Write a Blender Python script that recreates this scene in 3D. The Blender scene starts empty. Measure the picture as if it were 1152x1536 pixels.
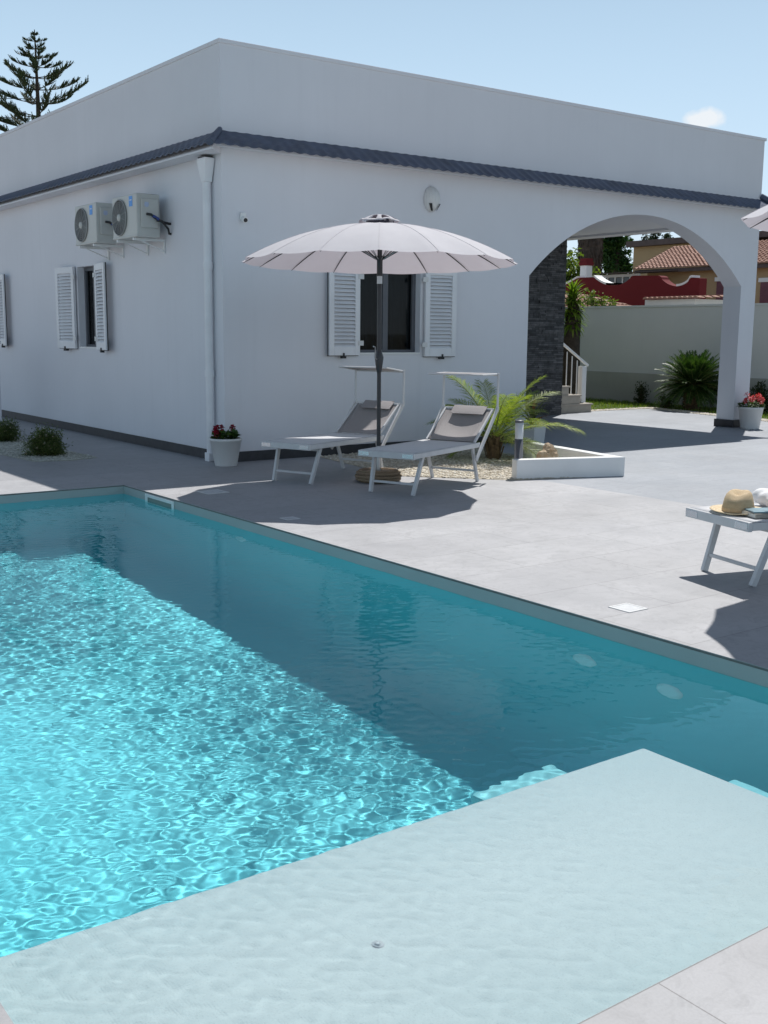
import bpy, bmesh, math, random
from mathutils import Vector, Matrix
from mathutils import noise as mnoise
from mathutils.geometry import tessellate_polygon

random.seed(11)
R = math.radians
scene = bpy.context.scene
col = scene.collection

# ------------------------------------------------------------------ camera
cam_d = bpy.data.cameras.new('camera')
cam = bpy.data.objects.new('camera', cam_d)
col.objects.link(cam)
scene.camera = cam
CAM = Vector((-6.0321, -11.3158, 1.5))
YAW, PITCH, ROLL, FPX = 0.9366, 0.1612, 0.0090, 1650.5
_f = Vector((math.cos(YAW) * math.cos(PITCH), math.sin(YAW) * math.cos(PITCH), -math.sin(PITCH)))
_r = Vector((math.sin(YAW), -math.cos(YAW), 0))
_u = _r.cross(_f)
_r2 = _r * math.cos(ROLL) + _u * math.sin(ROLL)
_u2 = -_r * math.sin(ROLL) + _u * math.cos(ROLL)
cam.matrix_world = Matrix(((_r2.x, _u2.x, -_f.x, CAM.x), (_r2.y, _u2.y, -_f.y, CAM.y),
                           (_r2.z, _u2.z, -_f.z, CAM.z), (0, 0, 0, 1)))
cam_d.sensor_fit = 'VERTICAL'
cam_d.sensor_height = 36.0
cam_d.lens = FPX / 1536 * 36.0
cam_d.clip_start = 0.05
cam_d.clip_end = 3000

# ------------------------------------------------------------------ sky, sun, exposure
SUN = Vector((0.512, 0.345, 1.0)).normalized()          # direction towards the sun
world = bpy.data.worlds.new('World')
scene.world = world
world.use_nodes = True
wn, wl = world.node_tree.nodes, world.node_tree.links
bg = wn['Background']
sky = wn.new('ShaderNodeTexSky')
sky.sky_type = 'NISHITA'
sky.sun_disc = False
sky.sun_elevation = math.asin(SUN.z)
sky.sun_rotation = math.atan2(SUN.x, SUN.y)
sky.air_density = 1.0
sky.dust_density = 0.6
sky.ozone_density = 1.0
sky.altitude = 0
bg.inputs['Strength'].default_value = 0.05
wl.new(sky.outputs[0], bg.inputs['Color'])

# pale haze towards the horizon and one small cloud, as part of the sky
tc = wn.new('ShaderNodeTexCoord')
sep = wn.new('ShaderNodeSeparateXYZ'); wl.new(tc.outputs['Generated'], sep.inputs[0])
def wmath(op, a, b=None):
    m_ = wn.new('ShaderNodeMath'); m_.operation = op
    for i_, v in enumerate((a, b)):
        if v is None: continue
        if hasattr(v, 'node'): wl.new(v, m_.inputs[i_])
        else: m_.inputs[i_].default_value = v
    return m_.outputs[0]
zc_ = wmath('MAXIMUM', sep.outputs['Z'], 0.0)
hz1 = wmath('MULTIPLY', wmath('POWER', 2.718, wmath('MULTIPLY', wmath('MULTIPLY', zc_, zc_), -5.5)), 0.92)
hz2 = wmath('POWER', 2.718, wmath('MULTIPLY', zc_, -8.5))
m1 = wn.new('ShaderNodeMixRGB'); wl.new(hz1, m1.inputs['Fac'])
wl.new(sky.outputs[0], m1.inputs['Color1']); m1.inputs['Color2'].default_value = (11.8, 17.2, 22.4, 1)
mx = wn.new('ShaderNodeMixRGB'); wl.new(hz2, mx.inputs['Fac'])
wl.new(m1.outputs[0], mx.inputs['Color1']); mx.inputs['Color2'].default_value = (16.6, 17.9, 18.6, 1)
dist = wn.new('ShaderNodeVectorMath'); dist.operation = 'SUBTRACT'
wl.new(tc.outputs['Generated'], dist.inputs[0]); dist.inputs[1].default_value = (0.7733, 0.6088, 0.1769)
sc_ = wn.new('ShaderNodeVectorMath'); sc_.operation = 'MULTIPLY'; wl.new(dist.outputs[0], sc_.inputs[0]); sc_.inputs[1].default_value = (66, 66, 130)
ln_ = wn.new('ShaderNodeVectorMath'); ln_.operation = 'LENGTH'; wl.new(sc_.outputs[0], ln_.inputs[0])
cn = wn.new('ShaderNodeTexNoise'); cn.inputs['Scale'].default_value = 60; cn.inputs['Detail'].default_value = 6; wl.new(tc.outputs['Generated'], cn.inputs['Vector'])
cl = wmath('SUBTRACT', wmath('ADD', cn.outputs['Fac'], 0.25), wmath('MULTIPLY', ln_.outputs['Value'], 0.62))
cl = wn_cl = wmath('MINIMUM', wmath('MAXIMUM', wmath('MULTIPLY', cl, 2.2), 0.0), 0.8)
mc = wn.new('ShaderNodeMixRGB'); wl.new(cl, mc.inputs['Fac']); wl.new(mx.outputs[0], mc.inputs['Color1']); mc.inputs['Color2'].default_value = (18.5, 18.7, 18.9, 1)
wl.new(mc.outputs[0], bg.inputs['Color'])

sun_d = bpy.data.lights.new('sun', 'SUN')
sun_d.energy = 5.0
sun_d.angle = R(0.53)
sun_d.color = (1.0, 0.975, 0.94)
sun = bpy.data.objects.new('sun', sun_d)
sun.rotation_euler = SUN.to_track_quat('Z', 'Y').to_euler()
sun.location = (20, 15, 40)
col.objects.link(sun)
sun_d.cycles.is_caustics_light = True                   # light focused by the ripples on the pool floor

scene.view_settings.view_transform = 'Standard'
scene.view_settings.look = 'None'
scene.view_settings.exposure = 0.0
scene.view_settings.gamma = 1.0
scene.cycles.max_bounces = 10
scene.cycles.diffuse_bounces = 4
scene.cycles.glossy_bounces = 4
scene.cycles.transmission_bounces = 8
scene.cycles.transparent_max_bounces = 12
scene.cycles.sample_clamp_indirect = 6.0
scene.cycles.use_denoising = True

# ------------------------------------------------------------------ object helpers
def tag(o, label=None, cat=None, group=None, kind=None):
    if label: o['label'] = label
    if cat: o['category'] = cat
    if group: o['group'] = group
    if kind: o['kind'] = kind
    return o

def empty(name, loc=(0, 0, 0), rz=0.0, label=None, cat=None, group=None, kind=None):
    o = bpy.data.objects.new(name, None)
    o.empty_display_size = 0.2
    o.location = loc
    o.rotation_euler = (0, 0, rz)
    col.objects.link(o)
    return tag(o, label, cat, group, kind)

def children_of(o):
    return [c for c in bpy.data.objects if c.parent == o]

def copy_tree(o, parent=None):
    c = o.copy()
    col.objects.link(c)
    if parent is not None:
        c.parent = parent
    for ch in children_of(o):
        copy_tree(ch, c)
    return c

class MB:
    """collects shapes into one mesh"""
    def __init__(self):
        self.v, self.f, self.s = [], [], []
    def add(self, vs, fs, smooth=False):
        b = len(self.v)
        self.v += [tuple(p) for p in vs]
        for f in fs:
            self.f.append(tuple(b + i for i in f))
            self.s.append(smooth)
        return self
    def box(self, lo, hi, M=None):
        x0, y0, z0 = lo; x1, y1, z1 = hi
        vs = [Vector(p) for p in ((x0, y0, z0), (x1, y0, z0), (x1, y1, z0), (x0, y1, z0), (x0, y0, z1), (x1, y0, z1), (x1, y1, z1), (x0, y1, z1))]
        if M is not None: vs = [M @ p for p in vs]
        return self.add(vs, [(3, 2, 1, 0), (4, 5, 6, 7), (0, 1, 5, 4), (1, 2, 6, 5), (2, 3, 7, 6), (3, 0, 4, 7)])
    def bar(self, a, b, w, h, up=(0, 0, 1)):
        """rectangular bar from a to b"""
        a, b = Vector(a), Vector(b)
        d = (b - a).normalized()
        s = d.cross(Vector(up))
        if s.length < 1e-4: s = d.cross(Vector((1, 0, 0)))
        s.normalize(); t = s.cross(d).normalized()
        s *= w / 2; t *= h / 2
        vs = [a - s - t, a + s - t, a + s + t, a - s + t, b - s - t, b + s - t, b + s + t, b - s + t]
        return self.add(vs, [(0, 1, 2, 3), (7, 6, 5, 4), (1, 0, 4, 5), (2, 1, 5, 6), (3, 2, 6, 7), (0, 3, 7, 4)])
    def tube(self, pts, rad, n=8, caps=True):
        pts = [Vector(p) for p in pts]
        rads = rad if isinstance(rad, (list, tuple)) else [rad] * len(pts)
        vs, fs = [], []
        ref = None
        for i, p in enumerate(pts):
            d = (pts[min(i + 1, len(pts) - 1)] - pts[max(i - 1, 0)]).normalized()
            if ref is None:
                ref = Vector((0, 0, 1)) if abs(d.z) < 0.9 else Vector((1, 0, 0))
            s = d.cross(ref).normalized(); t = s.cross(d).normalized()
            for k in range(n):
                a = 2 * math.pi * k / n
                vs.append(p + (s * math.cos(a) + t * math.sin(a)) * rads[i])
        for i in range(len(pts) - 1):
            for k in range(n):
                k2 = (k + 1) % n
                fs.append((i * n + k, i * n + k2, (i + 1) * n + k2, (i + 1) * n + k))
        self.add(vs, fs, True)
        if caps:
            self.add(vs[:n], [tuple(range(n))[::-1]]); self.add(vs[-n:], [tuple(range(n))])
        return self
    def lathe(self, prof, c=(0, 0, 0), n=24, smooth=True, wob=0.0):
        """prof: list of (r, z)"""
        cx, cy, cz = c
        vs, fs = [], []
        for r_, z in prof:
            for k in range(n):
                a = 2 * math.pi * k / n
                w = 1 + wob * math.sin(3 * a + z * 9) if wob else 1
                vs.append((cx + r_ * w * math.cos(a), cy + r_ * w * math.sin(a), cz + z))
        for i in range(len(prof) - 1):
            for k in range(n):
                k2 = (k + 1) % n
                fs.append((i * n + k, i * n + k2, (i + 1) * n + k2, (i + 1) * n + k))
        return self.add(vs, fs, smooth)
    def plate(self, outer, holes, mp, th):
        """flat plate from a 2D outline with holes, mp(u, v, t) -> 3D, t from 0 to th"""
        loops = [outer] + list(holes)
        flat = [p for l in loops for p in l]
        tris = tessellate_polygon([[Vector((p[0], p[1], 0)) for p in l] for l in loops])
        n = len(flat)
        vs = [mp(p[0], p[1], 0) for p in flat] + [mp(p[0], p[1], th) for p in flat]
        fs = [tuple(t) for t in tris] + [tuple(i + n for i in t[::-1]) for t in tris]
        b = 0
        for l in loops:
            m = len(l)
            for i in range(m):
                j = (i + 1) % m
                fs.append((b + i, b + j, b + j + n, b + i + n))
            b += m
        return self.add(vs, fs)
    def build(self, name, mat, parent=None, bevel=0.0, seg=2, fix=True, loc=None):
        me = bpy.data.meshes.new(name)
        me.from_pydata([tuple(p) for p in self.v], [], self.f)
        me.polygons.foreach_set('use_smooth', self.s)
        me.materials.append(mat)
        if fix:
            bm = bmesh.new(); bm.from_mesh(me)
            bmesh.ops.recalc_face_normals(bm, faces=bm.faces)
            bm.to_mesh(me); bm.free()
        me.update()
        o = bpy.data.objects.new(name, me)
        col.objects.link(o)
        if parent is not None: o.parent = parent
        if loc is not None: o.location = loc
        if bevel > 0:
            m = o.modifiers.new('bevel', 'BEVEL'); m.width = bevel; m.segments = seg
            m.limit_method = 'ANGLE'; m.angle_limit = R(40); m.harden_normals = False
        return o

# ------------------------------------------------------------------ materials
def new_mat(name):
    m = bpy.data.materials.new(name)
    m.use_nodes = True
    nt = m.node_tree
    return m, nt, nt.nodes, nt.links, nt.nodes['Principled BSDF']

def coords(n, l, scale=1.0):
    g = n.new('ShaderNodeNewGeometry')
    mp = n.new('ShaderNodeMapping')
    mp.inputs['Scale'].default_value = (scale,) * 3 if not isinstance(scale, tuple) else scale
    l.new(g.outputs['Position'], mp.inputs['Vector'])
    return mp.outputs[0]

def obj_coords(n, l, scale=1.0):
    g = n.new('ShaderNodeTexCoord')
    mp = n.new('ShaderNodeMapping')
    mp.inputs['Scale'].default_value = (scale,) * 3 if not isinstance(scale, tuple) else scale
    l.new(g.outputs['Object'], mp.inputs['Vector'])
    return mp.outputs[0]

def noise_node(n, l, vec, scale, detail=4, rough=0.55, dist=0.0):
    t = n.new('ShaderNodeTexNoise')
    t.inputs['Scale'].default_value = scale
    t.inputs['Detail'].default_value = detail
    t.inputs['Roughness'].default_value = rough
    t.inputs['Distortion'].default_value = dist
    l.new(vec, t.inputs['Vector'])
    return t.outputs['Fac']

def ramp(n, l, fac, stops):
    r_ = n.new('ShaderNodeValToRGB')
    els = r_.color_ramp.elements
    while len(els) < len(stops): els.new(0.5)
    for e, (p, c) in zip(els, stops):
        e.position = p
        e.color = (*c, 1) if len(c) == 3 else c
    l.new(fac, r_.inputs['Fac'])
    return r_.outputs['Color']

def mix(n, l, a, b, fac, mode='MIX'):
    m = n.new('ShaderNodeMixRGB'); m.blend_type = mode
    for s, v in ((m.inputs['Fac'], fac), (m.inputs['Color1'], a), (m.inputs['Color2'], b)):
        if hasattr(v, 'node'): l.new(v, s)
        elif isinstance(v, (int, float)): s.default_value = v
        else: s.default_value = (*v, 1)
    return m.outputs['Color']

def bump(n, l, bsdf, height, strength=0.3, dist=0.01):
    b = n.new('ShaderNodeBump')
    b.inputs['Strength'].default_value = strength
    b.inputs['Distance'].default_value = dist
    l.new(height, b.inputs['Height'])
    l.new(b.outputs['Normal'], bsdf.inputs['Normal'])
    return b

def plain(name, c, rough=0.5, metal=0.0, var=0.12, scale=6.0, bstr=0.0, bscale=60.0, spec=0.5, obj=False):
    """base colour with soft blotchy variation and optional fine bump"""
    m, nt, n, l, b = new_mat(name)
    vec = obj_coords(n, l) if obj else coords(n, l)
    f = noise_node(n, l, vec, scale, 5, 0.6)
    lo = tuple(x * (1 - var) for x in c); hi = tuple(min(1, x * (1 + var)) for x in c)
    l.new(ramp(n, l, f, [(0.3, lo), (0.7, hi)]), b.inputs['Base Color'])
    b.inputs['Roughness'].default_value = rough
    b.inputs['Metallic'].default_value = metal
    b.inputs['Specular IOR Level'].default_value = spec
    if bstr: bump(n, l, b, noise_node(n, l, vec, bscale, 3), bstr, 0.004)
    return m
# ------------------------------------------------------------------ swimming pool
PX0, PX1, PY0, PY1 = -5.375, -1.734, -9.79, -1.139      # inner faces of the basin
WATER = -0.085
FLOOR = -1.64
LX1, LY1, LZ = -2.72, -8.57, -0.168                     # sun ledge: right end, front edge, top

def liner_mat(name, c1, c2, speck):
    m, nt, n, l, b = new_mat(name)
    vec = coords(n, l)
    f1 = noise_node(n, l, vec, 1.2, 4)
    f2 = noise_node(n, l, vec, 170, 2)
    base = ramp(n, l, f1, [(0.3, c1), (0.7, c2)])
    base = mix(n, l, base, speck, ramp(n, l, f2, [(0.55, (0, 0, 0)), (0.72, (0.3, 0.3, 0.3))]))
    l.new(base, b.inputs['Base Color'])
    b.inputs['Roughness'].default_value = 0.7
    bump(n, l, b, f2, 0.35, 0.002)
    return m

def water_mat():
    m, nt, n, l, b = new_mat('pool_water')
    out = n['Material Output']
    n.remove(b)
    g = n.new('ShaderNodeBsdfGlass')
    g.inputs['Roughness'].default_value = 0.0
    g.inputs['IOR'].default_value = 1.27
    g.inputs['Color'].default_value = (0.80, 0.97, 1.0, 1)
    l.new(g.outputs[0], out.inputs['Surface'])
    return m

M_BASIN = liner_mat('water_tinted_basin', (0.20, 0.635, 0.69), (0.23, 0.665, 0.71), (0.19, 0.605, 0.665))  # light absorbed by deep water is put into this finish colour
M_LEDGE = liner_mat('pale_pool_finish', (0.69, 0.575, 0.56), (0.755, 0.625, 0.605), (0.46, 0.385, 0.38))
M_STEPS = liner_mat('water_tinted_steps', (0.30, 0.58, 0.61), (0.34, 0.62, 0.64), (0.27, 0.54, 0.58))  # paler copy for shallower water, its tint also put into the colour
M_BAND = liner_mat('waterline_band', (0.36, 0.39, 0.385), (0.40, 0.43, 0.42), (0.33, 0.36, 0.36))
M_WATER = water_mat()

pool = MB()
T = 0.25
# walls and floor as one solid shell with an open top
pool.box((PX0 - T, PY0 - T, FLOOR - T), (PX1 + T, PY1 + T, FLOOR))
pool.box((PX0 - T, PY0 - T, FLOOR), (PX0, PY1 + T, -0.012))
pool.box((PX1, PY0 - T, FLOOR), (PX1 + T, PY1 + T, -0.012))
pool.box((PX0, PY1, FLOOR), (PX1, PY1 + T, -0.012))
pool.box((PX0, PY0 - T, FLOOR), (PX1, PY0, -0.012))
def cove(p, q, inward, r=0.38, n=10):
    p, q, w = Vector(p), Vector(q), Vector(inward)
    vs, fs = [], []
    for i in range(n + 1):
        a = math.pi / 2 * i / n
        off = w * (r * (1 - math.cos(a)) + .0015) + Vector((0, 0, FLOOR + r * (1 - math.sin(a)) + .0015))
        vs += [p + off, q + off]
    for i in range(n): fs.append((2 * i, 2 * i + 1, 2 * i + 3, 2 * i + 2))
    pool.add(vs, fs, True)
cove((PX1, PY0, 0), (PX1, PY1, 0), (-1, 0, 0))
cove((PX1, PY1, 0), (PX0, PY1, 0), (0, -1, 0))
cove((PX0, PY1, 0), (PX0, PY0, 0), (1, 0, 0))
basin = tag(pool.build('pool_floor', M_BASIN), kind='structure')
m = MB()
m.box((PX0 + .001, PY0 + .001, FLOOR + .001), (LX1, LY1, LZ))
ledge = m.build('sun_ledge', M_LEDGE, basin, bevel=0.012)
m = MB()
m.box((LX1 - 0.38, LY1 + .001, FLOOR + .001), (LX1 + 0.10, LY1 + 0.60, -0.84))
m.build('entry_step', M_STEPS, basin, bevel=0.02)
m = MB()
m.box((LX1 + .001, PY0 + .001, FLOOR + .001), (LX1 + 0.38, LY1 - .16, -0.55))
m.build('entry_step', M_STEPS, basin, bevel=0.02)

m = MB()                                                # pale strip of finish along the waterline
b0, b1 = WATER - 0.012, -0.014
m.box((PX0 + .0005, PY0 + .0005, b0), (PX0 + .003, PY1 - .003, b1))
m.box((PX1 - .003, PY0 + .003, b0), (PX1 - .0005, PY1 - .0005, b1))
m.box((PX0 + .003, PY1 - .003, b0), (PX1 - .003, PY1 - .0005, b1))
m.box((PX0 + .003, PY0 + .0005, b0), (PX1 - .0005, PY0 + .003, b1))
m.build('waterline_band', M_BAND, basin)

def wave_table(k):
    rnd = random.Random(5)
    w = []
    for i in range(k):
        lam = 0.040 * (2.4 ** rnd.random()) if i < 34 else 0.22 * (2.2 ** rnd.random())
        a = rnd.gauss(0.9, 1.1)
        kk = 2 * math.pi / lam
        w.append((kk * math.cos(a), kk * math.sin(a), rnd.random() * 6.283, lam ** 2.0 * (1 if i < 34 else 0.16)))
    return w
WAVES = wave_table(42)
import numpy as np
def water_surface():
    step = 0.0082
    x0, x1, y0, y1 = PX0 - 0.03, PX1 + 0.03, PY0 - 0.03, PY1 + 0.03
    nx, ny = int((x1 - x0) / step) + 1, int((y1 - y0) / step) + 1
    X, Y = np.meshgrid(np.linspace(x0, x1, nx), np.linspace(y0, y1, ny), indexing='ij')
    H = np.zeros_like(X)
    for kx, ky, ph, a in WAVES:
        H += a * np.sin(kx * X + ky * Y + ph)
    # gusts: calmer and livelier patches
    env = 0.72 + 0.30 * np.sin(1.1 * X + 0.7 * Y + 1) + 0.26 * np.sin(-0.8 * X + 1.3 * Y + 2)
    CURV = 1.9
    gx, gy = np.gradient(H, step)
    lap = np.gradient(gx, step, axis=0) + np.gradient(gy, step, axis=1)
    H *= CURV / np.std(lap) * env
    Z = WATER + H
    top = np.stack([X, Y, Z], -1).reshape(-1, 3)
    idx = np.arange(nx * ny).reshape(nx, ny)
    q = np.stack([idx[:-1, :-1], idx[1:, :-1], idx[1:, 1:], idx[:-1, 1:]], -1).reshape(-1, 4)
    vs = top.tolist(); fs = q.tolist()
    sm = [True] * len(fs)
    b = len(vs)
    zb = FLOOR - 0.03
    vs += [(x0, y0, zb), (x1, y0, zb), (x1, y1, zb), (x0, y1, zb)]
    e = [idx[:, 0].tolist(), idx[-1, :].tolist(), idx[::-1, -1].tolist(), idx[0, ::-1].tolist()]
    cor = [b, b + 1, b + 2, b + 3]
    for i in range(4):
        fs.append(e[i][::-1] + [cor[i], cor[(i + 1) % 4]]); sm.append(False)
    fs.append([b + 3, b + 2, b + 1, b]); sm.append(False)
    me = bpy.data.meshes.new('water')
    me.from_pydata(vs, [], fs)
    me.polygons.foreach_set('use_smooth', sm)
    me.materials.append(M_WATER)
    me.update()
    o = bpy.data.objects.new('water', me)
    col.objects.link(o)
    return tag(o, kind='structure')
water = water_surface()
water.cycles.is_caustics_caster = True
for o in [basin] + children_of(basin):
    o.cycles.is_caustics_receiver = True
# ------------------------------------------------------------------ ground, deck, patio, lawn
def deck_mat(name, c1, c2, joint, offx, offy, w=1.2, h=0.6, streak=0.0):
    m, nt, n, l, b = new_mat(name)
    vec = coords(n, l)
    mp = n.new('ShaderNodeMapping')
    mp.inputs['Location'].default_value = (offx, offy, 0)
    l.new(vec, mp.inputs['Vector'])
    br = n.new('ShaderNodeTexBrick')
    br.offset = 0.5
    br.inputs['Scale'].default_value = 1.0
    br.inputs['Brick Width'].default_value = w
    br.inputs['Row Height'].default_value = h
    br.inputs['Mortar Size'].default_value = 0.0022
    br.inputs['Mortar Smooth'].default_value = 0.1
    br.inputs['Bias'].default_value = 0.0
    br.inputs['Color1'].default_value = (0.92, 0.92, 0.925, 1)
    br.inputs['Color2'].default_value = (1.0, 1.0, 1.0, 1)
    br.inputs['Mortar'].default_value = (*joint, 1)
    l.new(mp.outputs[0], br.inputs['Vector'])
    f1 = noise_node(n, l, vec, 1.7, 6, 0.62, 0.6)
    sv = n.new('ShaderNodeMapping'); sv.inputs['Scale'].default_value = (0.9, 4.5, 1); sv.inputs['Rotation'].default_value = (0, 0, 0.25)
    l.new(vec, sv.inputs['Vector'])
    f2 = noise_node(n, l, sv.outputs[0], 2.2, 6, 0.65, 1.2)
    f3 = noise_node(n, l, vec, 130, 3)
    f5 = noise_node(n, l, vec, 9, 7, 0.7, 1.5)
    f6 = noise_node(n, l, vec, 0.45, 3, 0.5)
    base = ramp(n, l, f1, [(0.32, c1), (0.68, c2)])
    dk = tuple(x * 0.80 for x in c1)
    base = mix(n, l, base, dk, ramp(n, l, f2, [(0.5, (0, 0, 0)), (0.8, (0.35 + streak,) * 3)]))
    base = mix(n, l, base, tuple(x * 0.86 for x in c1), ramp(n, l, f5, [(0.48, (0, 0, 0)), (0.70, (0.75,) * 3)]))
    base = mix(n, l, base, (0.90, 0.895, 0.885), ramp(n, l, f6, [(0.40, (0, 0, 0)), (0.66, (1, 1, 1))]), 'MULTIPLY')
    base = mix(n, l, base, (0.94, 0.94, 0.94), ramp(n, l, f3, [(0.35, (1, 1, 1)), (0.62, (0, 0, 0))]), 'MULTIPLY')
    base = mix(n, l, base, br.outputs['Color'], 1.0, 'MULTIPLY')
    l.new(base, b.inputs['Base Color'])
    l.new(ramp(n, l, f1, [(0.3, (0.52,) * 3), (0.7, (0.66,) * 3)]), b.inputs['Roughness'])
    bump(n, l, b, mix(n, l, f3, br.outputs['Fac'], 0.5, 'SUBTRACT'), 0.22, 0.003)
    return m

M_DECK = deck_mat('pool_deck_tile', (0.345, 0.343, 0.352), (0.43, 0.427, 0.437), (0.55, 0.54, 0.53), 4.10 - 1.2 * 8, 9.79 + 0.002)
M_PATIO = deck_mat('patio_tile', (0.285, 0.305, 0.335), (0.345, 0.362, 0.390), (0.62, 0.62, 0.63), 0.35, 0.2, streak=0.25)
M_GROUND = plain('dry_ground', (0.22, 0.19, 0.13), 0.95, var=0.3, scale=0.4)
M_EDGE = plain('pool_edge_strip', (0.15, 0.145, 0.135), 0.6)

flat = lambda z: (lambda u, v, t: (u, v, z - t))
m = MB()
OUT = [(-900, -900), (900, -900), (900, 900), (-900, 900)]
m.plate(OUT, [[(PX0 - .1, PY0 - .1), (PX0 - .1, PY1 + .1), (PX1 + .1, PY1 + .1), (PX1 + .1, PY0 - .1)]], flat(-0.024), 0.02)
tag(m.build('ground', M_GROUND), kind='structure')
m = MB()
hole = [(PX0, PY0), (PX0, PY1), (PX1, PY1), (PX1, PY0)]
m.plate([(-14, -20), (2.02, -20), (2.02, -0.001), (-0.001, -0.001), (-0.001, 16), (-14, 16)], [hole], flat(0.0), 0.020)
deck = tag(m.build('pavement', M_DECK), kind='structure')
m = MB()                                                # dark strip painting the shadow gap under the deck's lip
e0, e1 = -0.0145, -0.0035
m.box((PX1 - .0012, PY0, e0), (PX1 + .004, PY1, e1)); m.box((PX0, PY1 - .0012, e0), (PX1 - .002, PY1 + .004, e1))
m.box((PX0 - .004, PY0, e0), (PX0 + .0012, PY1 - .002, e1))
m.build('edge_shadow_gap', M_EDGE, deck)
m = MB()
m.plate([(2.02, -20), (11.1, -20), (11.1, 0.42), (11.95, 3.9), (9.0, 3.9), (9.0, 9.0), (4.0, 9.0), (4.0, 0.02), (2.02, 0.02)], [], flat(0.0), 0.020)
tag(m.build('patio_floor', M_PATIO), kind='structure')

def gravel_bed(name, outline, z, n_peb, cols, smin, smax, seed, mound=0.0):
    """pebbles packed over a bed; countless, so one object"""
    rnd = random.Random(seed)
    M_BED = plain(name + '_bed', cols[0], 0.9, var=0.25, scale=40, bstr=0.6, bscale=90)
    mt, nt, n, l, b = new_mat(name + '_pebbles')
    gi = n.new('ShaderNodeNewGeometry')
    l.new(ramp(n, l, gi.outputs['Random Per Island'], [(0.0, cols[0]), (0.35, cols[1]), (0.7, cols[2]), (1.0, cols[3])]), b.inputs['Base Color'])
    b.inputs['Roughness'].default_value = 0.75
    mb = MB()
    xs = [p[0] for p in outline]; ys = [p[1] for p in outline]
    def inside(x, y):
        c = False; j = len(outline) - 1
        for i in range(len(outline)):
            xi, yi = outline[i]; xj, yj = outline[j]
            if (yi > y) != (yj > y) and x < (xj - xi) * (y - yi) / (yj - yi) + xi: c = not c
            j = i
        return c
    k = 0
    while k < n_peb:
        x, y = rnd.uniform(min(xs), max(xs)), rnd.uniform(min(ys), max(ys))
        if not inside(x, y): continue
        s = rnd.uniform(smin, smax); a = rnd.random() * 6.28
        ca, sa = math.cos(a), math.sin(a)
        sx, sy, sz = s * rnd.uniform(0.8, 1.3), s * rnd.uniform(0.6, 1), s * rnd.uniform(0.45, 0.75)
        vs = []
        for (ux, uy, uz) in ((1, 0, 0), (-1, 0, 0), (0, 1, 0), (0, -1, 0), (0, 0, 1), (.6, .6, .55), (-.6, .6, .5), (.6, -.6, .5), (-.6, -.6, .55)):
            px, py = ux * sx, uy * sy
            vs.append((x + px * ca - py * sa, y + px * sa + py * ca, z + 0.006 + (uz + 0.12 * rnd.random()) * sz))
        mb.add(vs, [(0, 5, 7), (2, 6, 5), (1, 8, 6), (3, 7, 8), (4, 7, 5), (4, 5, 6), (4, 6, 8), (4, 8, 7), (0, 2, 5), (2, 1, 6), (1, 3, 8), (3, 0, 7)])
        k += 1
    o = mb.build(name, mt, fix=False)
    o.data.materials.append(M_BED)
    base = MB().plate(outline, [], flat(z + 0.004), 0.003)
    bm = bmesh.new(); bm.from_mesh(o.data)
    vs = [bm.verts.new(p) for p in base.v]
    for f in base.f:
        ff = bm.faces.new([vs[i] for i in f]); ff.material_index = 1
    bm.to_mesh(o.data); bm.free()
    return o

CREAM = [(0.50, 0.45, 0.36), (0.62, 0.57, 0.48), (0.40, 0.34, 0.25), (0.70, 0.67, 0.60)]
g1 = gravel_bed('gravel', [(0.95, -2.05), (1.78, -2.98), (2.95, -3.30), (3.30, -1.50), (3.75, -0.02), (1.25, -0.02)], 0.0, 5200, CREAM, 0.010, 0.022, 3)
tag(g1, 'cream pebble bed around the palm beside the white L-shaped kerb', 'gravel', kind='stuff')
g2 = gravel_bed('gravel', [(-1.05, 1.24), (-1.40, 1.10), (-1.82, 1.20), (-1.95, 2.4), (-2.2, 5.2), (-1.25, 5.2), (-1.18, 3.9), (-1.10, 2.4)], 0.0, 4200,
                 [(0.44, 0.44, 0.38), (0.56, 0.56, 0.50), (0.34, 0.33, 0.27), (0.66, 0.66, 0.6)], 0.010, 0.02, 4)
tag(g2, 'pale pebble strip under the two shrubs along the shaded side wall', 'gravel', kind='stuff')
g3 = gravel_bed('gravel', [(11.1, -6), (11.42, -6), (11.42, 0.40), (12.25, 3.9), (12.1, 4.12), (10.1, 4.12), (10.1, 3.9), (11.95, 3.9), (11.1, 0.42)], -0.004, 5000, CREAM, 0.014, 0.030, 5)
tag(g3, 'narrow cream pebble strip between the patio tiles and the lawn', 'gravel', kind='stuff')

M_LAWN = plain('lawn_soil', (0.055, 0.085, 0.022), 0.95, var=0.35, scale=3)
m = MB()
m.plate([(11.42, -20), (13.52, -20), (13.52, 16), (9.2, 16), (9.2, 4.12), (12.1, 4.12), (12.25, 3.9), (11.42, 0.4)], [], flat(-0.008), 0.012)
tag(m.build('lawn', M_LAWN), kind='structure')

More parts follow.
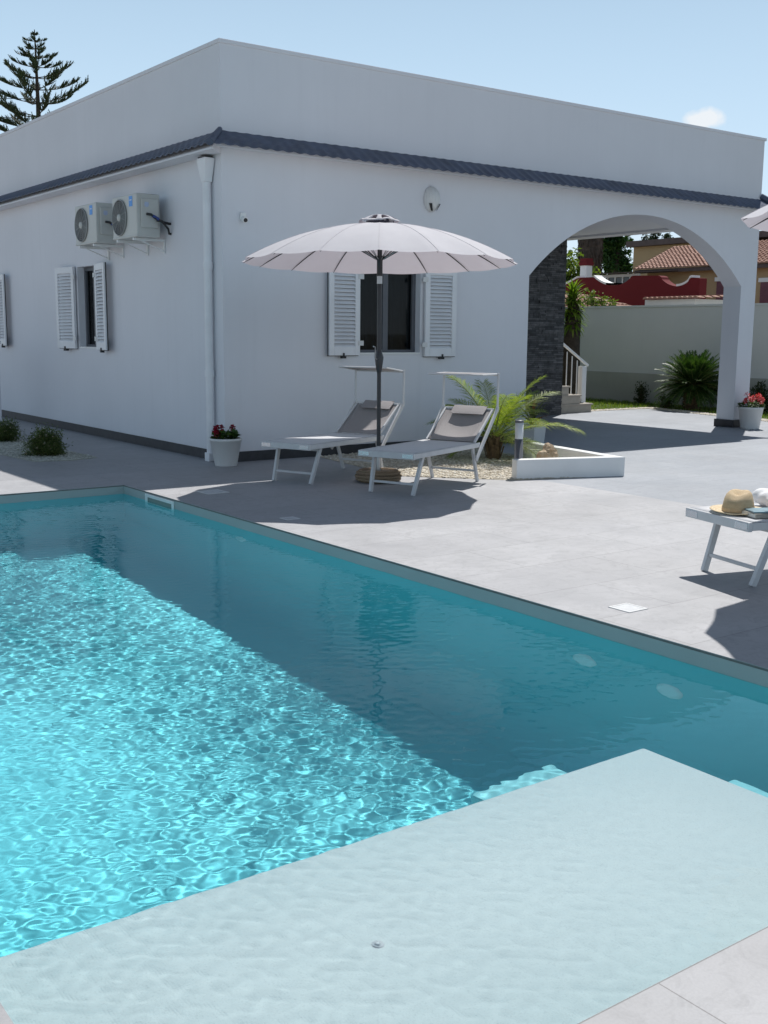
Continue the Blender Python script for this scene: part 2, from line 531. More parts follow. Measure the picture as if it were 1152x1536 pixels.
def leaf_mat(name, c1, c2, c3=None, trans=0.35, rough=0.5):
    mt, nt, n, l, b = new_mat(name)
    gi = n.new('ShaderNodeNewGeometry')
    stops = [(0.0, c1), (1.0, c2)] if c3 is None else [(0.0, c1), (0.6, c2), (1.0, c3)]
    c = ramp(n, l, gi.outputs['Random Per Island'], stops)
    l.new(c, b.inputs['Base Color'])
    b.inputs['Roughness'].default_value = rough
    b.inputs['Specular IOR Level'].default_value = 0.35
    tr = n.new('ShaderNodeBsdfTranslucent')
    l.new(mix(n, l, c, (0.9, 1.0, 0.25), 0.35, 'MIX'), tr.inputs['Color'])
    l.new(mix(n, l, c, (1.4, 1.5, 0.6), 1.0, 'MULTIPLY'), tr.inputs['Color'])
    ms = n.new('ShaderNodeMixShader'); ms.inputs[0].default_value = trans
    l.new(b.outputs[0], ms.inputs[1]); l.new(tr.outputs[0], ms.inputs[2])
    l.new(ms.outputs[0], n['Material Output'].inputs['Surface'])
    return mt

def grass():
    rnd = random.Random(8)
    mb = MB()
    for i in range(16000):
        x, y = rnd.uniform(10.2, 13.45), rnd.uniform(-1.5, 9)
        if y < 4.15 and x < 11.45 + max(0, (y - 0.4)) * 0.245: continue
        h = rnd.uniform(0.03, 0.075); a = rnd.random() * 6.28; w = 0.008
        dx, dy = math.cos(a), math.sin(a)
        lx, ly = rnd.gauss(0, 0.02), rnd.gauss(0, 0.02)
        z = -0.01
        mb.add([(x - dx * w, y - dy * w, z), (x + dx * w, y + dy * w, z), (x + lx, y + ly, z + h)], [(0, 1, 2)])
    o = mb.build('grass', leaf_mat('grass_blade', (0.09, 0.16, 0.02), (0.17, 0.25, 0.04), (0.26, 0.28, 0.07)), fix=False)
    return tag(o, 'short green lawn strip in front of the tall pale boundary wall', 'grass', kind='stuff')
grass()

# ------------------------------------------------------------------ the villa
def plaster_mat(name, c, blotch=0.05, bstr=0.25):
    m, nt, n, l, b = new_mat(name)
    vec = coords(n, l)
    f1 = noise_node(n, l, vec, 0.55, 5, 0.6)
    f2 = noise_node(n, l, vec, 95, 4, 0.6)
    f3 = noise_node(n, l, vec, 16, 3, 0.5)
    lo = tuple(x * (1 - blotch) for x in c)
    base = ramp(n, l, f1, [(0.3, lo), (0.7, c)])
    # faint rain streaks: noise drawn out vertically
    sv = n.new('ShaderNodeMapping'); sv.inputs['Scale'].default_value = (5, 5, 0.25)
    l.new(vec, sv.inputs['Vector'])
    f4 = noise_node(n, l, sv.outputs[0], 1.6, 4, 0.6)
    base = mix(n, l, base, tuple(x * 0.93 for x in c), ramp(n, l, f4, [(0.52, (0, 0, 0)), (0.75, (0.6,) * 3)]))
    l.new(base, b.inputs['Base Color'])
    b.inputs['Roughness'].default_value = 0.85
    b.inputs['Specular IOR Level'].default_value = 0.25
    bump(n, l, b, mix(n, l, f2, f3, 0.3), bstr, 0.006)
    return m

M_WALL = plaster_mat('white_plaster', (0.745, 0.75, 0.785), 0.07, 0.4)
M_WHITE = plain('white_paint', (0.78, 0.78, 0.77), 0.45, var=0.04, scale=3)
M_GREYW = plain('off_white_paint', (0.66, 0.66, 0.65), 0.45, var=0.05, scale=3)
M_SHUT = plain('shutter_paint', (0.76, 0.765, 0.785), 0.45, var=0.05, scale=4)
M_DARKTRIM = plain('dark_grey_stone', (0.030, 0.031, 0.037), 0.5, var=0.3, scale=9)
M_EAVE = plain('blue_grey_roof_tile', (0.065, 0.08, 0.125), 0.5, var=0.3, scale=5, bstr=0.2, bscale=40)
M_DARKFR = plain('dark_grey_frame', (0.10, 0.105, 0.12), 0.4, var=0.1)
M_IRON_GAP = plain('black_iron_and_gap_shade', (0.015, 0.015, 0.017), 0.5, var=0.2)
M_INT = plain('room_interior', (0.25, 0.24, 0.23), 0.9)
M_CURT = plain('grey_curtain', (0.27, 0.275, 0.29), 0.9, var=0.1, scale=8)

def glass_mat():
    m, nt, n, l, b = new_mat('window_glass')
    b.inputs['Base Color'].default_value = (0.9, 0.95, 0.95, 1)
    b.inputs['Roughness'].default_value = 0.02
    b.inputs['IOR'].default_value = 1.45
    tr = n.new('ShaderNodeBsdfTransparent'); tr.inputs['Color'].default_value = (0.42, 0.46, 0.48, 1)
    gl = n.new('ShaderNodeBsdfGlossy'); gl.inputs['Roughness'].default_value = 0.02
    fr = n.new('ShaderNodeFresnel'); fr.inputs['IOR'].default_value = 1.25
    ms = n.new('ShaderNodeMixShader')
    l.new(fr.outputs[0], ms.inputs[0]); l.new(tr.outputs[0], ms.inputs[1]); l.new(gl.outputs[0], ms.inputs[2])
    l.new(ms.outputs[0], n['Material Output'].inputs['Surface'])
    return m
M_GLASS = glass_mat()

villa = empty('villa', (0, 0, 0), 0, 'single-storey white villa with flat parapet, dark tiled eave and arched porch', 'house')
TH, HT = 0.34, 4.62
FX = 9.87                                               # right end of the facade
fm = lambda u, v, t: (u, t, v)                          # facade plane y = 0
lm = lambda u, v, t: (t, u, v)                          # side plane x = 0
arch = []
AXL, AXR, SPR, RISE = 4.74, 9.48, 2.30, 0.97
ac_x, hw = (AXL + AXR) / 2, (AXR - AXL) / 2
AR = (hw * hw + RISE * RISE) / (2 * RISE)
for i in range(41):
    x = AXL + (AXR - AXL) * i / 40
    arch.append((x, SPR + math.sqrt(AR * AR - (x - ac_x) ** 2) - (AR - RISE)))
WF = [(1.87, 1.235), (2.84, 1.235), (2.84, 2.32), (1.87, 2.32)]
m = MB()
m.plate([(0, -.006), (AXL, -.006)] + arch + [(AXR, -.006), (FX, -.006), (FX, HT), (0, HT)], [WF[::-1]], fm, TH)
WL = [(3.66, 1.245), (4.42, 1.245), (4.42, 2.40), (3.66, 2.40)]
WL2 = [(8.02, 1.245), (8.78, 1.245), (8.78, 2.40), (8.02, 2.40)]
m.plate([(TH, -.006), (14, -.006), (14, HT), (TH, HT)], [WL[::-1], WL2[::-1]], lm, TH)
m.box((AXL - TH, TH, -.006), (AXL, 5.2, 3.34))              # house wall beside the porch
m.box((TH, 13.55, 0), (9.2, 14, HT))                    # back wall
m.box((FX - TH, TH, 3.31), (FX, 9.0, HT))               # beam and parapet over the porch side
m.build('wall', M_WALL, villa)
m = MB()
m.box((TH + .001, TH + .001, 3.345), (FX - TH - .001, 13.5, 3.52))
m.build('porch_ceiling', M_WALL, villa)
m = MB()
m.box((TH + .001, TH + .001, 3.72), (FX - TH - .001, 13.5, 3.9))
m.build('roof', M_GREYW, villa)
m = MB()                                                # coping on the parapet
m.box((-0.014, -0.014, HT), (FX + 0.035, TH * .5, HT + .045))
m.box((-0.014, TH * .5, HT), (TH * .5, 14.03, HT + .045))
m.box((FX - TH * .5, TH * .5, HT), (FX + .035, 9.03, HT + .045))
m.build('coping', M_WALL, villa, bevel=0.006)
m = MB()                                                # plinth strip
m.box((-0.014, -0.014, 0.0), (AXL - .002, -0.0005, 0.118))
m.box((-0.014, -0.0005, 0.0), (-0.0005, 14, 0.118))
m.build('plinth', M_DARKTRIM, villa)
m = MB()
m.box((AXR - .025, -0.025, 0.0), (FX + .025, -.0005, 0.125)); m.box((AXR - .025, -.0005, 0), (AXR - .0005, TH + .025, 0.125)); m.box((FX + .0005, -.0005, 0), (FX + .025, TH + .025, 0.125))
m.box((AXR - .0005, TH + .0005, 0), (FX + .0005, TH + .025, 0.125))
m.build('plinth', M_DARKTRIM, villa)

# stone-clad porch wall
def stone_mat():
    m, nt, n, l, b = new_mat('dark_split_stone')
    vec = coords(n, l)
    mp = n.new('ShaderNodeMapping'); mp.inputs['Rotation'].default_value = (R(90), 0, 0)
    l.new(vec, mp.inputs['Vector'])
    br = n.new('ShaderNodeTexBrick')
    br.offset = 0.37; br.squash = 0.7; br.squash_frequency = 3
    br.inputs['Scale'].default_value = 1.0
    br.inputs['Brick Width'].default_value = 0.24; br.inputs['Row Height'].default_value = 0.036
    br.inputs['Mortar Size'].default_value = 0.0025
    br.inputs['Color1'].default_value = (0.035, 0.037, 0.042, 1); br.inputs['Color2'].default_value = (0.13, 0.13, 0.135, 1)
    br.inputs['Mortar'].default_value = (0.01, 0.01, 0.01, 1)
    l.new(mp.outputs[0], br.inputs['Vector'])
    f = noise_node(n, l, vec, 12, 5)
    l.new(mix(n, l, br.outputs['Color'], ramp(n, l, f, [(0.3, (0.5, 0.5, 0.5)), (0.7, (1.2, 1.2, 1.2))]), 1.0, 'MULTIPLY'), b.inputs['Base Color'])
    b.inputs['Roughness'].default_value = 0.7
    bump(n, l, b, mix(n, l, br.outputs['Color'], f, 0.4), 0.8, 0.02)
    return m
M_STONE = stone_mat()
m = MB()
rnd = random.Random(21)
z = 0.0
while z < 3.33:                                         # courses of split stone, each slip a little proud
    h = rnd.choice((0.03, 0.036, 0.045, 0.055)); x = AXL + 0.002 - rnd.random() * 0.2
    while x < 9.05:
        w = rnd.uniform(0.12, 0.4)
        x0, x1 = max(x, AXL + .002), min(x + w - 0.002, 9.05)
        if x1 - x0 > 0.01:
            m.box((x0, 3.55 - rnd.uniform(0, 0.016), z), (x1, 3.60, min(z + h - 0.0015, 3.34)))
        x += w
    z += h
m.box((AXL + .002, 3.60, 0), (9.05, 3.74, 3.34))
m.build('stone_cladding', M_STONE, villa)

# eave of corrugated dark tiles with a white soffit
def eave():
    D, z0, z1, th = 0.27, 3.70, 3.515, 0.010
    tl, sf = MB(), MB()
    def strip(P, Q, out, m0, m1, amp, q=0.225):
        P, Q, out = Vector(P), Vector(Q), Vector(out)
        L = (Q - P).length; d = (Q - P) / L
        nu = int(L / 0.0135); NV = 3
        vs, fs = [], []
        for i in range(nu + 1):
            for j in range(NV + 1):
                v = j / NV
                u = -m0 * D * v + (L + (m0 + m1) * D * v) * i / nu
                s = P + d * u + out * (D * v)
                w = math.sin(2 * math.pi * u / 0.15)
                zz = z0 + (z1 - z0) * v + amp * (.3 + .7 * v) * (w if w > 0 else w * 0.6)
                vs.append((s.x, s.y, zz)); 
        nn = len(vs)
        vs += [(p[0], p[1], p[2] - th) for p in vs]
        k = NV + 1
        for i in range(nu):
            for j in range(NV):
                a = i * k + j
                fs.append((a, a + 1, a + k + 1, a + k)); fs.append((a + nn, a + k + nn, a + k + 1 + nn, a + 1 + nn))
            a = i * k + NV
            fs.append((a, a + nn, a + k + nn, a + k))
        tl.add(vs, fs, False)
        # soffit wedge
        a0, a1 = P - d * (m0 * q), Q + d * (m1 * q)
        zb, zt = 3.455 + (.225 - q) * .6, 3.475 + (.225 - q) * .6
        vs = [P + Vector((0, 0, zb)), Q + Vector((0, 0, zb)), a1 + out * q + Vector((0, 0, zb)), a0 + out * q + Vector((0, 0, zb)),
              P + Vector((0, 0, 3.69)), Q + Vector((0, 0, 3.69)), a1 + out * q + Vector((0, 0, zt)), a0 + out * q + Vector((0, 0, zt))]
        sf.add(vs, [(0, 1, 2, 3), (7, 6, 5, 4), (3, 2, 6, 7), (0, 3, 7, 4), (1, 5, 6, 2)])
    e = 0.0015
    strip((-e, -e, 0), (FX + e, -e, 0), (0, -1, 0), 1, 1, 0.0105, 0.13)
    strip((-e, 14, 0), (-e, -e, 0), (-1, 0, 0), 0, 1, 0.012)
    strip((FX + e, -e, 0), (FX + e, 9, 0), (1, 0, 0), 1, 0, 0.017)
    tl.tube([(-0.02, -0.02, 3.705), (-0.285, -0.285, 3.512)], [0.03, 0.042], 10)
    tl.tube([(FX - .01, 0.01, 3.755), (FX + 0.285, -0.285, 3.515)], [0.05, 0.062], 10)
    tl.build('eave_tile', M_EAVE, villa, fix=False)
    sf.build('soffit', M_WALL, villa)
eave()

def window(u0, u1, z0, z1, mp, two=True):
    """sash window set back in its opening; mp(u, w, z), w > 0 is outwards"""
    fr = MB(); g = MB(); c = MB()
    def bx(mb, a0, a1, w0, w1, b0, b1):
        p = [mp(a, w, b) for b in (b0, b1) for a, w in ((a0, w0), (a1, w0), (a1, w1), (a0, w1))]
        mb.add(p, [(3, 2, 1, 0), (4, 5, 6, 7), (0, 1, 5, 4), (1, 2, 6, 5), (2, 3, 7, 6), (3, 0, 4, 7)])
    w0, w1, t = -0.16, -0.10, 0.055
    e = 0.001
    bx(fr, u0 + e, u0 + t, w0, w1, z0 + e, z1 - e); bx(fr, u1 - t, u1 - e, w0, w1, z0 + e, z1 - e)
    bx(fr, u0 + t, u1 - t, w0, w1, z0 + e, z0 + t); bx(fr, u0 + t, u1 - t, w0, w1, z1 - t, z1 - e)
    um = (u0 + u1) / 2
    if two: bx(fr, um - .04, um + .04, w0 - .003, w1 + .003, z0 + t, z1 - t)
    bx(g, u0 + t, u1 - t, -0.135, -0.130, z0 + t, z1 - t)
    nf = 36
    for i in range(nf):                                 # curtain folds
        ua, ub = u0 - .05 + (u1 - u0 + .1) * i / nf, u0 - .05 + (u1 - u0 + .1) * (i + 1) / nf
        wa, wb = -0.30 + 0.03 * math.sin(i * 1.3), -0.30 + 0.03 * math.sin((i + 1) * 1.3)
        c.add([mp(ua, wa, z0 - .05), mp(ub, wb, z0 - .05), mp(ub, wb, z1 + .05), mp(ua, wa, z1 + .05)], [(0, 1, 2, 3)], True)
    f = fr.build('window', M_DARKFR, villa)
    g.build('glass', M_GLASS, f); c.build('curtain', M_CURT, f, fix=False)
    s = MB(); bx(s, u0 + e, u1 - e, w1 + .002, 0.012, z0 + e, z0 + .022)
    s.build('window_sill', M_WHITE, f)
    return f
fmw = lambda u, w, z: (u, -w, z)
lmw = lambda u, w, z: (-w, u, z)
window(1.87, 2.84, 1.235, 2.32, fmw)
window(3.66, 4.42, 1.245, 2.40, lmw)
window(8.02, 8.78, 1.245, 2.40, lmw)

def shutter(hinge, sgn, width, z0, z1, mp, ang):
    """louvred leaf folded back against the wall; opens away from the window in direction sgn"""
    ca, sa = math.cos(ang), math.sin(ang)
    def q(a, b, z): return mp(hinge + sgn * (a * ca - b * sa * 0), 0.02 + a * sa + b, z)
    def bx(mb, a0, a1, b0, b1, c0, c1):
        p = [q(a, b, c) for c in (c0, c1) for a, b in ((a0, b0), (a1, b0), (a1, b1), (a0, b1))]
        mb.add(p, [(3, 2, 1, 0), (4, 5, 6, 7), (0, 1, 5, 4), (1, 2, 6, 5), (2, 3, 7, 6), (3, 0, 4, 7)])
    mb = MB(); st, d = 0.075, 0.036
    bx(mb, 0, st, 0, d, z0, z1); bx(mb, width - st, width, 0, d, z0, z1)
    bx(mb, st, width - st, 0, d, z0, z0 + 0.10); bx(mb, st, width - st, 0, d, z1 - 0.09, z1)
    zz = z0 + 0.10; pit = 0.0475
    while zz < z1 - 0.10:                               # slats slope outwards and down
        a0, a1 = st, width - st
        p = [q(a0, 0.034, zz - .004), q(a1, 0.034, zz - .004), q(a1, 0.004, zz + .030), q(a0, 0.004, zz + .030),
             q(a0, 0.034, zz + .006), q(a1, 0.034, zz + .006), q(a1, 0.004, zz + .040), q(a0, 0.004, zz + .040)]
        mb.add(p, [(0, 1, 2, 3), (7, 6, 5, 4), (1, 0, 4, 5), (3, 2, 6, 7), (0, 3, 7, 4), (2, 1, 5, 6)])
        zz += pit
    s = mb.build('shutter', M_SHUT, villa, bevel=0.003, seg=1)
    k = MB()
    bx(k, 0.0, width + .012, -0.006, -0.001, z0 - .008, z0 - .001); bx(k, width + .001, width + .007, -.004, .010, z0, z1)  # bottom bar is the iron stay; upright strip paints the gap's shadow
    bx(k, width * .48, width * .60, 0.0, 0.05, z0 - .035, z0 - .009); bx(k, width * .53, width * .57, .037, .05, z0 - .035, z0 + .03)
    k.build('shutter_stay_and_gap_shade', M_IRON_GAP, s)
    h = MB()
    for zc in (z0 + .15, z1 - .15):
        h = MB(); bx(h, -0.05, 0.03, 0.037, 0.045, zc - .03, zc + .03); h.build('hinge', M_GREYW, s)
shutter(1.862, -1, 0.475, 1.225, 2.33, fmw, 0.07)
shutter(2.885, 1, 0.50, 1.205, 2.33, fmw, 0.05)
shutter(4.46, 1, 0.60, 1.235, 2.41, lmw, 0.08)
shutter(3.655, -1, 0.52, 1.235, 2.41, lmw, 0.14)
shutter(8.80, 1, 0.60, 1.235, 2.41, lmw, 0.08)
shutter(8.0, -1, 0.55, 1.235, 2.41, lmw, 0.12)
# ------------------------------------------------------------------ things fixed to the walls
M_ACW = plain('ac_casing', (0.54, 0.54, 0.51), 0.45, var=0.05, scale=4)
M_ACD = plain('ac_grille', (0.30, 0.305, 0.30), 0.5, var=0.1)
M_BLUE = plain('blue_sticker', (0.05, 0.28, 0.72), 0.4, var=0.05)
M_RUBBER = plain('black_rubber', (0.02, 0.02, 0.022), 0.6, var=0.15)

def ac_unit(y, label):
    """y = end of the unit nearer the corner; 0.72 long, fan face towards -x"""
    t = empty('air_conditioner', (0, y, 2.615), 0, label, 'air conditioner', 'air conditioners on the side wall')
    L, H, X0, X1 = 0.73, 0.51, -0.415, -0.115
    m = MB(); m.box((X0, 0, 0), (X1, L, H)); m.box((X0 - .006, 0.0 - .004, 0.0), (X0 + .02, L + .004, 0.03))
    m.build('casing', M_ACW, t, bevel=0.012)
    cy, cz = L * 0.68, H * 0.5
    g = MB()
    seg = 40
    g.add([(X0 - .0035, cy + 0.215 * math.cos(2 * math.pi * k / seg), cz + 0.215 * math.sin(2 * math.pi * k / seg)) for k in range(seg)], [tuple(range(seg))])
    g.build('fan_opening_shade', plain('fan_shadow', (0.05, 0.05, 0.052), 0.7), t)  # flat dark disc on the closed casing paints the recess's shade
    g = MB()
    for rr in (0.06, 0.085, 0.11, 0.135, 0.16, 0.185, 0.212):
        g.tube([(X0 - .012, cy + rr * math.cos(2 * math.pi * k / 36), cz + rr * math.sin(2 * math.pi * k / 36)) for k in range(37)], 0.0042 if rr < .2 else .008, 6, False)
    for k in range(12):
        a = 2 * math.pi * k / 12
        g.tube([(X0 - .015, cy + 0.05 * math.cos(a), cz + .05 * math.sin(a)), (X0 - .012, cy + .215 * math.cos(a + .25), cz + .215 * math.sin(a + .25))], 0.004, 5)
    g.build('fan_grille', M_ACD, t, fix=False)
    g = MB(); g.lathe([(0.0, 0.018), (0.035, 0.014), (0.046, 0.0)], n=20)
    h = g.build('fan_hub', M_ACW, t)
    h.rotation_euler = (0, R(-90), 0); h.location = (X0 - .014, cy, cz)
    g = MB(); g.box((X0 - .0022, 0.115, H - .145), (X0 - .0008, 0.215, H - .025)); g.build('sticker', M_BLUE, t)
    g = MB(); g.box((X0 - .0032, 0.135, H - .075), (X0 - .0024, 0.195, H - .067)); g.build('sticker_print', M_WHITE, t)
    g = MB(); g.box((X0 + .05, -0.022, 0.11), (X1 - .03, -0.001, H - .06)); g.build('valve_cover', M_ACW, t, bevel=0.008)
    g = MB()
    g.add([(X0 + .12 + .03 * math.cos(2 * math.pi * k / 20), -0.0235, H - .13 + .03 * math.sin(2 * math.pi * k / 20)) for k in range(20)], [tuple(range(20))])
    g.box((X0 + .095, -0.0238, H - .115), (X0 + .145, -0.0236, H - .10))
    g.build('rating_plate', plain('pale_blue_print', (0.45, 0.52, 0.68), 0.4), t)
    for yy in (0.12, L - .12):
        g = MB()
        g.box((X0 + .0, yy - .018, -0.035), (-0.004, yy + .018, -0.004)); g.box((-0.02, yy - .018, -0.17), (-0.003, yy + .018, -0.036))
        g.bar((X0 + .10, yy, -0.036), (-0.012, yy, -0.15), 0.02, 0.012)
        g.build('wall_bracket', M_WHITE, t)
    g = MB()
    g.tube([(X0 + .12, -.024, .27), (X0 + .15, -.075, .26), (X0 + .2, -.09, .22), (X0 + .3, -.085, .18), (-.03, -.06, .17), (-.0, -.05, .17)], 0.016, 8)
    g.tube([(X1 - .05, -.024, .2), (X1 - .02, -.1, .19), (-.06, -.11, .10), (-.03, -.07, 0.05), (0, -.05, .05)], 0.014, 8)
    g.build('pipe', M_RUBBER, t)
    g = MB(); g.tube([(X0 + .17, -.084, .247), (X0 + .24, -.094, .208)], 0.019, 8); g.build('pipe_wrap', plain('blue_tape', (0.03, 0.06, 0.25), 0.5), t)
    return t
ac_unit(1.36, 'pale air conditioner outdoor unit nearer the corner downpipe')
ac_unit(2.62, 'pale air conditioner outdoor unit farther from the corner downpipe')

t = empty('wall_lamp', (2.985, 0, 3.185), 0, 'white ribbed oval wall lamp under the dark eave', 'lamp')
m = MB(); vs, fs = [], []
nu, nv = 20, 12
for i in range(nv + 1):
    zz = -0.155 + 0.31 * i / nv
    s = math.sqrt(max(0, 1 - (zz / 0.16) ** 2))
    for k in range(nu + 1):
        a = math.pi * k / nu
        r_ = 1 + 0.03 * (k % 2)
        vs.append((0.115 * s * math.cos(a) * r_, -0.004 - 0.11 * s * math.sin(a) * r_, zz))
for i in range(nv):
    for k in range(nu):
        a = i * (nu + 1) + k
        fs.append((a, a + 1, a + nu + 2, a + nu + 1))
m.add(vs, fs, False)
m.build('lamp_shell', M_GREYW, t, fix=False)
for sx in (-1, 1):
    m = MB(); m.add([(sx * 0.094, -0.085, -.06), (sx * 0.060, -0.108, -.06), (sx * .028, -.082, -0.15), (sx * .045, -.065, -0.15)], [(0, 1, 2, 3)])
    m.build('lamp_opening', M_RUBBER, t, fix=False)

t = empty('security_camera', (0.26, 0, 2.755), 0, 'small white dome security camera near the house corner', 'camera')
m = MB(); m.box((-.035, -.03, -.005), (.035, -.0008, .075)); m.tube([(0, -.03, 0), (0, -.075, -.01)], [.032, .034], 14)
m.build('camera_body', M_WHITE, t, bevel=.006)
m = MB(); m.tube([(0, -.074, -.0105), (0, -.088, -.0135)], [.024, .020], 14); m.build('lens', M_RUBBER, t)

t = empty('downpipe', (-0.062, 0.235, 0), 0, 'white rain hopper and downpipe running down the house corner', 'downpipe')
m = MB(); m.tube([(0, 0, 0.09), (0, 0, 3.16)], 0.048, 16)
m.build('pipe', M_SHUT, t)
m = MB(); m.box((-.055, -.055, 0), (.055, .055, .10)); m.build('pipe_foot', M_SHUT, t, bevel=.006)
for zc in (.98, 2.2):
    m = MB(); m.tube([(0, 0, zc), (0, 0, zc + .08)], .056, 16); m.build('pipe_collar', M_SHUT, t, bevel=.006)
m = MB(); m.add([(-.045, -.045, 3.16), (.045, -.045, 3.16), (.045, .045, 3.16), (-.045, .045, 3.16), (-.07, -.10, 3.39), (.055, -.10, 3.39), (.055, .10, 3.39), (-.07, .10, 3.39),
               (-.07, -.10, 3.42), (.055, -.10, 3.42), (.055, .10, 3.42), (-.07, .10, 3.42)],
              [(3, 2, 1, 0), (0, 1, 5, 4), (1, 2, 6, 5), (2, 3, 7, 6), (3, 0, 4, 7), (4, 5, 9, 8), (5, 6, 10, 9), (6, 7, 11, 10), (7, 4, 8, 11), (8, 9, 10, 11)])
m.build('rain_hopper', M_SHUT, t, bevel=.006)
m = MB(); m.box((-.06, -.085, 3.422), (.04, .085, 3.438)); m.build('hopper_inlet', M_DARKTRIM, t)

# ------------------------------------------------------------------ pool fittings
def disc_on_wall(y, z, name):
    m = MB(); m.lathe([(0, .012), (.05, .012), (.075, .008), (.082, 0)], n=24)
    o = m.build(name, plain('white_plastic', (.92, .90, .90), .4, var=.03), basin)
    o.rotation_euler = (0, R(-90), 0); o.location = (PX1 - .0004, y, z)
    o.cycles.is_caustics_receiver = True
for y, z in ((-7.32, -.54), (-7.90, -.56), (-3.5, -.46)): disc_on_wall(y, z, 'return_nozzle')
m = MB()
SY0, SY1 = -2.28, -1.66
m.box((PX1 - .012, SY0, -.16), (PX1 - .0035, SY0 + .05, -.02)); m.box((PX1 - .012, SY1 - .05, -.16), (PX1 - .0035, SY1, -.02)); m.box((PX1 - .012, SY0 + .05, -.05), (PX1 - .0035, SY1 - .05, -.02)); m.box((PX1 - .012, SY0 + .05, -.18), (PX1 - .0035, SY1 - .05, -.14))
m.build('skimmer_frame', M_WHITE, basin, bevel=.003)
m = MB(); m.box((PX1 - .006, SY0 + .05, -.139), (PX1 - .0036, SY1 - .05, -.0505)); m.build('skimmer_mouth', plain('skimmer_dark', (0.20, 0.25, 0.23), .6), basin)
m = MB(); m.lathe([(0, .010), (.009, .010), (.011, .004), (.016, .004), (.018, 0)], n=24)
o = m.build('ledge_nozzle', plain('pale_nozzle', (.72, .56, .56), .4), basin); o.location = (-4.41, -9.10, LZ + .0005)
for o in children_of(basin): o.cycles.is_caustics_receiver = True

def deck_lid(x, y, rz, label, s=0.25):
    t = empty('deck_lid', (x, y, 0), rz, label, 'drain lid', 'white square lids in the pool deck')
    m = MB(); h = s / 2
    m.plate([(-h, -h), (h, -h), (h, h), (-h, h)], [[(-h + .012, -h + .012), (-h + .012, h - .012), (h - .012, h - .012), (h - .012, -h + .012)]], lambda u, v, q: (u, v, .0045 - q), .004)
    m.build('rim', M_GREYW, t)
    m = MB(); m.box((-h + .014, -h + .014, .0006), (h - .014, h - .014, .0038))
    m.build('lid', plain('worn_plastic_lid', (.52, .53, .54), .6, var=.12, scale=20), t)
deck_lid(-1.23, -2.05, 0.05, 'white square deck lid beside the skimmer at the umbrella shadow edge', .23)
deck_lid(-1.41, -3.74, 0.0, 'small white square deck lid inside the big umbrella shadow', .125)
deck_lid(-1.40, -7.32, 0.0, 'white square deck lid on sunlit tiles near the lounger with the hat', .155)

# ------------------------------------------------------------------ sun loungers
M_ALU = plain('white_aluminium', (0.58, 0.58, 0.585), 0.32, var=0.05, scale=12, obj=True)
M_CHROME = plain('bright_bracket', (0.62, 0.63, 0.66), 0.22, metal=0.8, var=0.05)

def weave_mat(name, c, trans):
    m, nt, n, l, b = new_mat(name)
    vec = obj_coords(n, l)
    w1 = n.new('ShaderNodeTexWave'); w1.inputs['Scale'].default_value = 95; w1.bands_direction = 'X'
    w2 = n.new('ShaderNodeTexWave'); w2.inputs['Scale'].default_value = 95; w2.bands_direction = 'Y'
    l.new(vec, w1.inputs['Vector']); l.new(vec, w2.inputs['Vector'])
    f = noise_node(n, l, vec, 7, 4)
    wv = mix(n, l, w1.outputs['Color'], w2.outputs['Color'], 0.5, 'MULTIPLY')
    base = ramp(n, l, f, [(0.3, tuple(x * .93 for x in c)), (0.7, c)])
    base = mix(n, l, base, tuple(x * 0.8 for x in c), ramp(n, l, wv, [(0, (0.3,) * 3), (0.6, (0, 0, 0))]))
    l.new(base, b.inputs['Base Color'])
    b.inputs['Roughness'].default_value = 0.6
    b.inputs['Sheen Weight'].default_value = 0.25
    bump(n, l, b, wv, 0.25, 0.002)
    if trans:
        tr = n.new('ShaderNodeBsdfTranslucent'); l.new(base, tr.inputs['Color'])
        ms = n.new('ShaderNodeMixShader'); ms.inputs[0].default_value = trans
        l.new(b.outputs[0], ms.inputs[1]); l.new(tr.outputs[0], ms.inputs[2]); l.new(ms.outputs[0], n['Material Output'].inputs['Surface'])
    return m
M_SLING = weave_mat('grey_sling', (0.67, 0.665, 0.675), 0.12)
M_BACK = weave_mat('taupe_sling', (0.42, 0.385, 0.38), 0.30)

